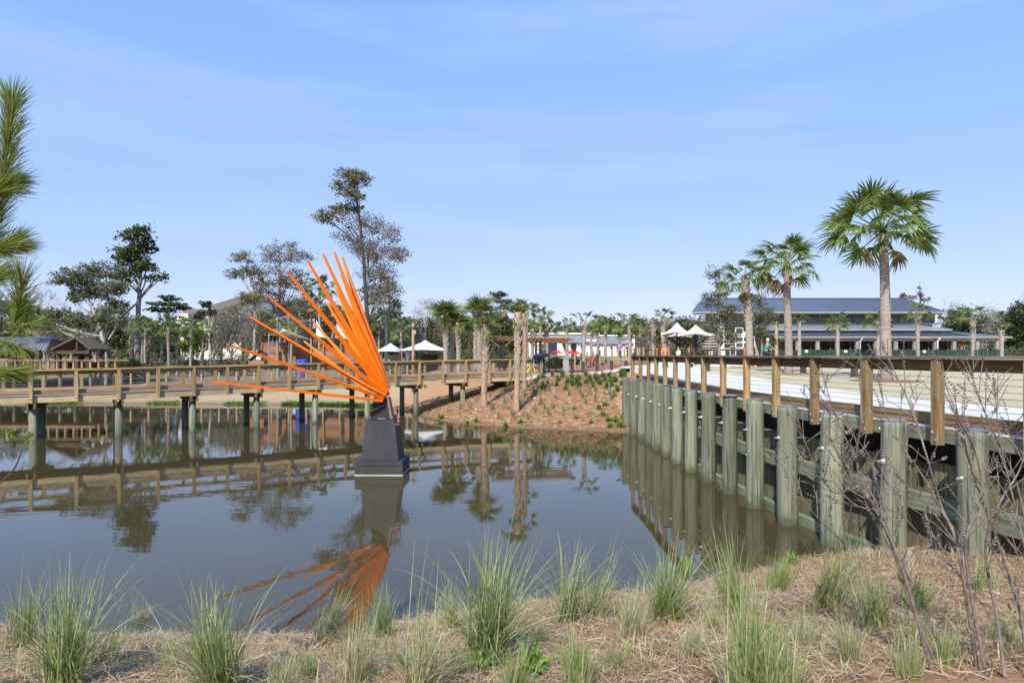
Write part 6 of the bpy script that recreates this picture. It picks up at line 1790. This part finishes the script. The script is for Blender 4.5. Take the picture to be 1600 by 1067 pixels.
# green fringe at the far-left waterline
fr = []
rgf = np.random.default_rng(5)
pts = [(-36, 48.6), (-25, 48.0), (-17, 47.2), (-12.5, 46.5), (-9.5, 44.9)]
for _ in range(5200):
    i = rgf.integers(0, 4); u = rgf.random(); a, b = pts[i], pts[i + 1]
    x = a[0] + (b[0] - a[0]) * u; y = a[1] + (b[1] - a[1]) * u + abs(rgf.normal(0, .45))
    if vnoise([x], [0.0], 1.6)[0] < .45: continue
    fr.append((x, y, max(.02, hz(x, y))))
fr = np.array(fr); n = len(fr)
L_ = rgf.uniform(.05, .2, n); az = rgf.uniform(0, 6.28, n)
P = np.stack([fr, fr + np.stack([np.cos(az) * .08, np.sin(az) * .08, L_ * .6], 1), fr + np.stack([np.cos(az) * .25, np.sin(az) * .25, L_], 1)], axis=1)
wv = np.stack([np.sin(az), -np.cos(az), 0 * az], 1)
Wd = wv[:, None, :] * np.array([.016, .018, .004])[None, :, None]
o = link('shore_grass', strips_mesh('shore_grass', P, Wd, 'weed_green')); tag(o, 'green grass fringe along the far waterline behind the boardwalk', 'grass', kind='stuff')
# pale stones and litter on the bank
for i, (px, py) in enumerate(((697, 632), (813, 647), (745, 640), (760, 638), (775, 650), (940, 632), (930, 643), (937, 637), (865, 612), (950, 612), (835, 622), (890, 628))):
    q = ground_at(px, py); m = MB(); r = .07 + .05 * rt.random()
    m.lathe(q - Vector((0, 0, .04)), [(r * .8, 0), (r * 1.4, .03), (r * 1.1, .07), (r * .4, .09)], 7)
    o = m.build('stone', 'stone_grey'); tag(o, 'small pale stone lying on the mulch bank', 'stone', 'stones on the bank')
q = ground_at(1421, 886)
m = MB(); rr = random.Random(4)
m.lathe(q - Vector((0, 0, .05)), [(.10, 0), (.12, .06), (.10, .16), (.075, .24), (.03, .27)], 9)
m.v = [(x + rr.uniform(-.02, .02), y + rr.uniform(-.02, .02), z + rr.uniform(-.015, .015)) for x, y, z in m.v]
o = m.build('rock', 'stone_tan'); tag(o, 'pale upright rock at the foot of the near piles', 'rock')
# mulch rings under the lawn palms
for lab, px, Y in (('tallest', 1385, 23.1), ('middle', 1232, 29.4), ('shortest', 1172, 38.8)):
    c = on_ground(px, Y); m = MB(); n = 20
    m.v = [(c.x, c.y, c.z + .06)] + [(c.x + math.cos(6.283 * i / n) * 1.25 * rr.uniform(.85, 1.1), c.y + math.sin(6.283 * i / n) * 1.0 * rr.uniform(.85, 1.1), c.z + .008) for i in range(n)]
    m.v = [m.v[0]] + [(x, y, hz(x, y) + .012) for x, y, z in m.v[1:]]
    m.f = [(0, 1 + i, 1 + (i + 1) % n) for i in range(n)]
    o = m.build('mulch_ring', 'mulch_red'); tag(o, f'pine straw ring around the foot of the {lab} lawn palm', 'mulch', kind='stuff')

# ------------------------------------------------------------------ foreground bank: straw, clumps, bare shrub, pine bough
rs = np.random.default_rng(9)
N = 90000
yy = rs.uniform(4.6, 11.9, N); xx = rs.uniform(-.95, .95, N) * (yy * .95)
sdv = pond_sd(xx, yy)
keep = (sdv > .06) & (xx < wall_x(yy) + .2)
keep &= (vnoise(xx, yy, .5) + .5 * vnoise(xx, yy, .17)) > rs.uniform(.15, 1.0, N)
xx, yy = xx[keep], yy[keep]; n = len(xx)
zz = hgt(xx, yy) + rs.uniform(.004, .035, n)
az = rs.uniform(0, 6.28, n); L_ = rs.uniform(.05, .2, n); el = rs.normal(0, .26, n)
d = np.stack([np.cos(az) * np.cos(el), np.sin(az) * np.cos(el), np.sin(el)], 1) * L_[:, None]
c0 = np.stack([xx, yy, zz], 1)
bend = rs.normal(0, .018, (n, 3)); bend[:, 2] = np.abs(bend[:, 2])
P = np.stack([c0 - d, c0 + bend, c0 + d], axis=1)
wv = np.stack([-np.sin(az), np.cos(az), rs.normal(0, .4, n)], 1)
Wd = wv[:, None, :] * np.array([.5, 1, .4])[None, :, None] * rs.uniform(.0015, .0042, n)[:, None, None]
o = link('pine_straw', strips_mesh('pine_straw', P, Wd, 'straw')); tag(o, 'loose pine straw and dead grass littering the near bank', 'litter', kind='stuff')
# needles lying on the far bank
N = 30000
yy = rs.uniform(30, 44, N); xx = rs.uniform(-9, 7, N)
keep = (pond_sd(xx, yy) > .25) & (xx < 5.6)
xx, yy = xx[keep], yy[keep]; n = len(xx)
zz = hgt(xx, yy) + rs.uniform(.01, .07, n)
az = rs.uniform(0, 6.28, n); L_ = rs.uniform(.07, .2, n); el = rs.normal(0, .25, n)
d = np.stack([np.cos(az) * np.cos(el), np.sin(az) * np.cos(el), np.sin(el)], 1) * L_[:, None]
c0 = np.stack([xx, yy, zz], 1)
P = np.stack([c0 - d, c0, c0 + d], axis=1)
wv = np.stack([-np.sin(az), np.cos(az), rs.normal(0, .5, n)], 1)
Wd = wv[:, None, :] * np.array([.5, 1, .4])[None, :, None] * rs.uniform(.006, .016, n)[:, None, None]
o = link('bank_straw', strips_mesh('bank_straw', P, Wd, 'straw_red')); tag(o, 'rust-brown pine straw spread over the far mulch bank', 'litter', kind='stuff')
# sparse short green growth between the clumps
N = 9000
yy = rs.uniform(4.8, 11.8, N); xx = rs.uniform(-.95, .95, N) * (yy * .95)
keep = (pond_sd(xx, yy) > .1) & (xx < wall_x(yy) - .1) & (vnoise(xx + 9, yy, .9) > .52)
xx, yy = xx[keep], yy[keep]; n = len(xx); zz = hgt(xx, yy)
az = rs.uniform(0, 6.28, n); L_ = rs.uniform(.05, .22, n); lean = rs.uniform(.1, .8, n)
c0 = np.stack([xx, yy, zz], 1)
P = np.stack([c0, c0 + np.stack([np.cos(az) * L_ * lean * .3, np.sin(az) * L_ * lean * .3, L_ * .6], 1), c0 + np.stack([np.cos(az) * L_ * lean, np.sin(az) * L_ * lean, L_ * .95], 1)], axis=1)
wv = np.stack([-np.sin(az), np.cos(az), 0 * az], 1)
Wd = wv[:, None, :] * np.array([1, .9, .1])[None, :, None] * rs.uniform(.002, .006, n)[:, None, None]
o = link('ground_cover', strips_mesh('ground_cover', P, Wd, 'grass_blade')); tag(o, 'sparse short green shoots between the grass clumps on the near bank', 'grass', kind='stuff')

def clump(name, mat, seed, n, L, spread, w):
    return tuft_mesh(name, mat, seed, n, L, spread, w, 9)
CL_G = [clump('green_blades', 'grass_green', 200 + i, 85, 1.0, .52, .0052) for i in range(4)]
CL_B = [clump('arching_blades', 'grass_blade', 220 + i, 75, 1.15, .72, .0044) for i in range(4)]
CL_S = [clump('straw_blades', 'grass_straw', 230 + i, 95, .85, .82, .0042) for i in range(4)]
CL_L = [clump('tall_blades', 'grass_blade', 250 + i, 26, 1.5, .46, .0040) for i in range(3)]
# (px, py of the foot, height in pixels, green 0..2, words)
clumps = [(92, 1075, 185, 2, 'at the lower left corner, leaning right over the water'), (30, 1010, 110, 1, 'at the far left edge on the shore'), (345, 1085, 190, 2, 'tall and green, left of the sculpture reflection'), (215, 985, 55, 0, 'thin and low on the shore at left'),
          (560, 1075, 150, 0, 'dry and pale, below the orange reflection'), (500, 1010, 110, 0, 'small and sparse before the orange reflection'), (655, 1085, 170, 0, 'pale and tangled near the bottom centre'), (600, 1000, 100, 1, 'green and short at the waterline below the pedestal'),
          (765, 1035, 200, 2, 'largest green one at the centre of the near bank'), (880, 975, 140, 1, 'tall and airy on the shore right of centre'), (930, 970, 120, 1, 'bushy, on the shore beside the airy one'), (905, 1085, 110, 2, 'low, cut by the bottom edge right of centre'),
          (985, 1000, 110, 0, 'straw-coloured, in the middle of the near bank'), (1035, 975, 140, 2, 'bright green, before the pile wall reflection'), (1165, 1090, 190, 2, 'leaning left beneath the pile wall'), (1225, 1110, 150, 2, 'upright, with broad blades at the bottom right of centre'),
          (1150, 965, 130, 1, 'grey-green, at the shore left of the near piles'), (1290, 950, 130, 1, 'wind-swept, in front of the near piles'), (1370, 985, 130, 1, 'bushy, at the foot of the near piles'), (1430, 960, 90, 2, 'green, behind the bare shrub stems'), (1540, 930, 80, 1, 'small, by the last pile at the right edge'),
          (800, 1100, 110, 2, 'cut by the bottom edge at centre'), (1330, 1040, 100, 0, 'dry and flattened, left of the bare shrub'), (430, 1090, 90, 0, 'dry, at the bottom edge left of centre'), (1080, 1030, 80, 0, 'pale and thin, before the leaning green one'), (700, 985, 90, 0, 'dry, close to the water left of the largest one'), (1480, 1040, 70, 1, 'short, under the bare shrub'), (160, 1040, 80, 0, 'dry, between the two big green ones at left'),
          (480, 1060, 60, 1, 'tiny green, at the bottom left of centre'), (725, 1060, 70, 0, 'dry and low, left of the bottom centre cut one'), (850, 1010, 60, 0, 'short and dry, right of the largest green one'), (950, 1045, 60, 1, 'small and green, in the bare straw right of centre'), (1110, 985, 70, 0, 'dry, between the bright green one and the grey-green one'),
          (1260, 1010, 80, 0, 'flattened straw, below the wind-swept one'), (1410, 1060, 90, 1, 'thin green, beside the shrub stems at the bottom'), (1560, 1010, 90, 0, 'dry, behind the rightmost shrub stem'), (1210, 925, 80, 2, 'green, touching the water left of the near piles'), (270, 1050, 70, 0, 'straw-pale, between the lower left clump and the tall green one'), (1440, 1010, 70, 0, 'straw-pale, between the shrub and the wall')]
for i, (px, py, hp, gr, words) in enumerate(clumps):
    rr = random.Random(400 + i)
    q = ground_at(px, py)
    H_ = hp * q.y / FPX * .95
    root = thing('grass_clump', 'ornamental grass clump ' + words, 'grass clump', q, 'ornamental grass clumps on the near bank')
    lean = Matrix.Rotation(rr.uniform(-.2, .2), 4, 'X') @ Matrix.Rotation(.12 + rr.uniform(-.28, .26), 4, 'Y')
    def add(nm, pool, s, sxy=1.0):
        s *= rr.uniform(.85, 1.12)
        M = Matrix.Translation(q + Vector((rr.uniform(-.07, .07), rr.uniform(-.05, .05), 0))) @ lean @ Matrix.Rotation(rr.uniform(0, 6.28), 4, 'Z') @ Matrix.Diagonal((s * sxy, s * sxy, s, 1))
        link(nm, rr.choice(pool), root, M)
    if gr == 2:
        add('green_blades', CL_G, H_ * .95); add('green_blades', CL_G, H_ * .7, 1.3); add('arching_blades', CL_B, H_ * .95, 1.15); add('arching_blades', CL_B, H_ * .7, 1.3); add('straw_blades', CL_S, H_ * .62, 1.4)
    elif gr == 1:
        add('green_blades', CL_G, H_ * .85); add('arching_blades', CL_B, H_ * .95); add('straw_blades', CL_S, H_ * .8)
    else:
        add('straw_blades', CL_S, H_ * .95); add('straw_blades', CL_S, H_ * .8, 1.2); add('arching_blades', CL_B, H_ * .85)
    add('tall_blades', CL_L, H_ * .85)

for i, (px, py, s_) in enumerate(((1072, 905, 1.5), (1235, 885, 1.0), (745, 1052, .9), (640, 1050, .8), (830, 1055, 1.1))):
    q = ground_at(px, py); o = bpy.data.objects.new('leafy_weed', tuftC[i % 2]); col.objects.link(o)
    o.location = q; o.rotation_euler = (0, 0, i * 1.3); o.scale = (s_, s_, s_)
    tag(o, ('bright green leafy weed at the water edge before the pile wall', 'small leafy weed at the shore by the near piles', 'leafy weed at the foot of the largest green grass clump', 'leafy weed among pale grass at bottom centre', 'leafy weed right of the largest green grass clump')[i], 'weed', 'leafy weeds on the near bank')
# bare shrub with whorled seed heads, right foreground
shrub = thing('bare_shrub', 'leafless grey shrub with whorled dry seed heads in the right foreground', 'shrub', (3.75, 5.1, hz(3.75, 5.1)))
rb = random.Random(31)
SY = 5.0
stems = [([(1475, 1120), (1412, 895), (1370, 800), (1335, 757), (1313, 715)], 5.0, .016), ([(1420, 905), (1375, 800), (1310, 660), (1290, 600)], 5.1, .009),
         ([(1500, 1120), (1430, 960), (1385, 830), (1340, 735), (1345, 660), (1345, 590)], 4.9, .013), ([(1335, 757), (1300, 768), (1262, 700), (1250, 668)], 5.0, .006),
         ([(1540, 1130), (1520, 1000), (1495, 850), (1470, 790), (1450, 720), (1425, 640), (1395, 575)], 4.8, .015), ([(1560, 1130), (1530, 1000), (1510, 880), (1512, 830), (1530, 790), (1528, 720), (1490, 640)], 4.7, .013),
         ([(1580, 1140), (1560, 980), (1540, 860), (1560, 790), (1590, 740), (1610, 690)], 4.6, .014), ([(1580, 1140), (1600, 1000), (1570, 880), (1520, 740), (1500, 660), (1470, 585)], 5.0, .012),
         ([(1470, 790), (1440, 740), (1405, 690), (1380, 640)], 5.0, .006), ([(1495, 850), (1440, 780), (1400, 770), (1350, 700), (1300, 640)], 5.15, .007),
         ([(1560, 980), (1500, 900), (1450, 850), (1400, 800), (1340, 790), (1290, 740)], 4.95, .007), ([(1600, 1100), (1610, 900), (1590, 760), (1545, 660), (1520, 590)], 4.7, .011),
         ([(1430, 960), (1380, 900), (1320, 850), (1270, 800), (1230, 740)], 5.05, .006), ([(1640, 1100), (1620, 950), (1600, 850), (1565, 700), (1555, 620)], 4.6, .010)]
tips = []
def path_pts(poly, Y):
    pts = [at(x, y, Y + rb.uniform(-.12, .12)) for x, y in poly]
    out = []
    for i in range(len(pts) - 1):
        p0 = pts[max(0, i - 1)]; p1 = pts[i]; p2 = pts[i + 1]; p3 = pts[min(len(pts) - 1, i + 2)]
        for j in range(6):
            f = j / 6
            out.append(.5 * ((2 * p1) + (p2 - p0) * f + (2 * p0 - 5 * p1 + 4 * p2 - p3) * f * f + (3 * p1 - p0 - 3 * p2 + p3) * f ** 3))
    out.append(pts[-1]); return out
seedm = MB()
def seed_head(a, dirv, L):
    nn = max(4, int(L / .022)); dirv = dirv.normalized()
    for i in range(nn):
        c = a + dirv * (L * i / nn); r = .0135 * (1 - .45 * i / nn)
        b0 = len(seedm.v); o1 = dirv.orthogonal().normalized(); o2 = dirv.cross(o1)
        seedm.v.append(tuple(c - dirv * .006))
        for k in range(6):
            th = 6.283 * k / 6 + i; rr_ = r * rb.uniform(.75, 1.3); p = c + (o1 * math.cos(th) + o2 * math.sin(th)) * rr_ + dirv * .004
            seedm.v.append(tuple(p))
        seedm.v.append(tuple(c + dirv * .010))
        for k in range(6):
            k2 = (k + 1) % 6
            seedm.f.append((b0, b0 + 1 + k2, b0 + 1 + k)); seedm.f.append((b0 + 7, b0 + 1 + k, b0 + 1 + k2))
for poly, Y, r in stems:
    pts = path_pts(poly, Y); pts[0].z = min(pts[0].z, hz(pts[0].x, pts[0].y)) if poly[0][1] > 1090 else pts[0].z
    if poly[0][1] > 1090: pts[0].z = hz(pts[0].x, pts[0].y) - .05
    m = MB(); n = len(pts); m.tube(pts, [r * (1 - .72 * i / (n - 1)) for i in range(n)], 8)
    st_ = m.build('stem', 'twig_grey', shrub, True)
    tw = MB()
    for i in range(5, n, 1):
        for _rep in range(rb.choice((0, 1, 1))):
            a = pts[i]; base = (pts[i] - pts[i - 1]).normalized()
            dv = (base + Vector((rb.uniform(-1, 1), rb.uniform(-.7, .7), rb.uniform(-.35, .9)))).normalized()
            L = rb.uniform(.10, .42) * (1.2 - .4 * i / n)
            e = a + dv * L
            tw.tube([a, a + dv * L * .5 + Vector((0, 0, rb.uniform(-.01, .03))), e], [max(.003, r * .28), .003, .0022], 5)
            if rb.random() < .6: seed_head(e, (dv + Vector((0, 0, .35))), rb.uniform(.06, .17))
            for _ in range(rb.choice((0, 1, 2))):
                a2 = a + dv * L * rb.uniform(.3, .9); d2 = (dv + Vector((rb.uniform(-1, 1), rb.uniform(-1, 1), rb.uniform(-.3, .8)))).normalized(); e2 = a2 + d2 * rb.uniform(.06, .2)
                tw.tube([a2, e2], [.003, .0018], 4)
                if rb.random() < .4: seed_head(e2, d2 + Vector((0, 0, .3)), rb.uniform(.04, .10))
    if tw.v: tw.build('twigs', 'twig_grey', st_)['kind'] = 'stuff'
    seed_head(pts[-1], pts[-1] - pts[-3], .2)
so = seedm.build('seed_heads', 'seed_brown', shrub); so['kind'] = 'stuff'

# pine at the left edge: trunk outside the frame, boughs reaching in
px0 = -4.75; py0 = 4.3
pine = thing('young_pine', 'young pine with long bright needles reaching in from the left edge', 'pine', (px0, py0, hz(px0, py0)))
g = hz(px0, py0)
m = MB(); tr_pts = [Vector((px0, py0, g - .1)), Vector((px0 + .05, py0, g + 1.2)), Vector((px0 + .02, py0 + .05, g + 2.6)), Vector((px0 + .1, py0, 5.2)), Vector((px0 + .12, py0, 6.0))]
m.tube(tr_pts, [.085, .07, .055, .03, .015], 10); m.build('trunk', 'pine_bark', pine, True)
nP, nW = [], []
rp_ = np.random.default_rng(17)
def needles(a, b, n, L, spread, wid=.0022, droop=.12):
    """needles along a shoot a->b, pointing out and forward"""
    a, b = np.array(a), np.array(b); d = (b - a) / np.linalg.norm(b - a)
    for _ in range(n):
        u = rp_.random() ** .75
        c = a + (b - a) * u
        v = rp_.normal(size=3); v -= d * v.dot(d); v /= np.linalg.norm(v)
        s = spread * rp_.uniform(.5, 1.2) * (1.15 - .55 * u)
        dr = d * math.cos(s) + v * math.sin(s)
        ln = L * rp_.uniform(.7, 1.1)
        t = np.array([0, .35, .7, 1.0])[:, None]
        pp = c + dr * ln * t + np.array([0, 0, -1.0]) * droop * ln * t ** 2
        nP.append(pp); w = np.cross(dr, rp_.normal(size=3)); w /= np.linalg.norm(w) + 1e-9
        nW.append(w[None, :] * wid * np.array([1, 1, .8, .25])[:, None])
boughs = [([(-60, 560), (-25, 430), (-5, 330), (12, 230), (18, 165)], 4.35, .012, [(.25, 1, 1100, .25)]),
          ([(-60, 430), (-30, 330), (0, 300), (25, 285)], 4.3, .008, [(.3, 1, 650, .23)]),
          ([(-60, 620), (-20, 540), (5, 520), (18, 518), (28, 490), (33, 445)], 4.0, .010, [(.55, 1, 320, .24)]),
          ([(18, 518), (40, 510), (62, 506)], 4.0, .006, [(.2, 1, 150, .15)]),
          ([(-60, 420), (-30, 400), (0, 390), (12, 385)], 4.2, .007, [(.3, 1, 520, .22)]),
          ([(-70, 560), (-35, 574), (-5, 580), (15, 580)], 4.1, .008, [(.2, 1, 360, .17)]),
          ([(-60, 520), (-30, 525), (5, 538), (30, 546)], 4.25, .007, [(.3, 1, 280, .15)]),
          ([(-60, 480), (-20, 445), (0, 430)], 4.15, .007, [(.2, 1, 300, .2)]),
          ([(-70, 800), (-20, 770), (20, 735), (35, 700), (44, 682)], 3.9, .007, [(.75, 1, 50, .08)]),
          ([(-70, 690), (-30, 680), (0, 676), (22, 676)], 4.0, .007, [(.3, 1, 160, .09)])]
for poly, Y, r, sets in boughs:
    pts = path_pts(poly, Y)
    if poly[0][0] < -30:
        k_ = min(tr_pts, key=lambda q: abs(q.z - pts[0].z)); zc = max(g + .3, min(5.8, pts[0].z - .25))
        pts = [Vector((px0 + .06, py0, zc))] + pts
    m = MB(); n = len(pts); m.tube(pts, [r * (1 - .6 * i / (n - 1)) for i in range(n)], 7); m.build('bough', 'pine_bark', pine, True)
    for u0, u1, cnt, L in sets:
        i0 = int(u0 * (n - 1)); segs = n - 1 - i0
        for i in range(i0, n - 1): needles(pts[i], pts[i + 1] + (pts[i + 1] - pts[i]) * .3, max(2, cnt // segs), L, .62)
        needles(pts[-2], pts[-1], 40, L, .45)
no = link('needles', strips_mesh('needles', np.array(nP), np.array(nW), 'needle_green'), pine); no['kind'] = 'stuff'
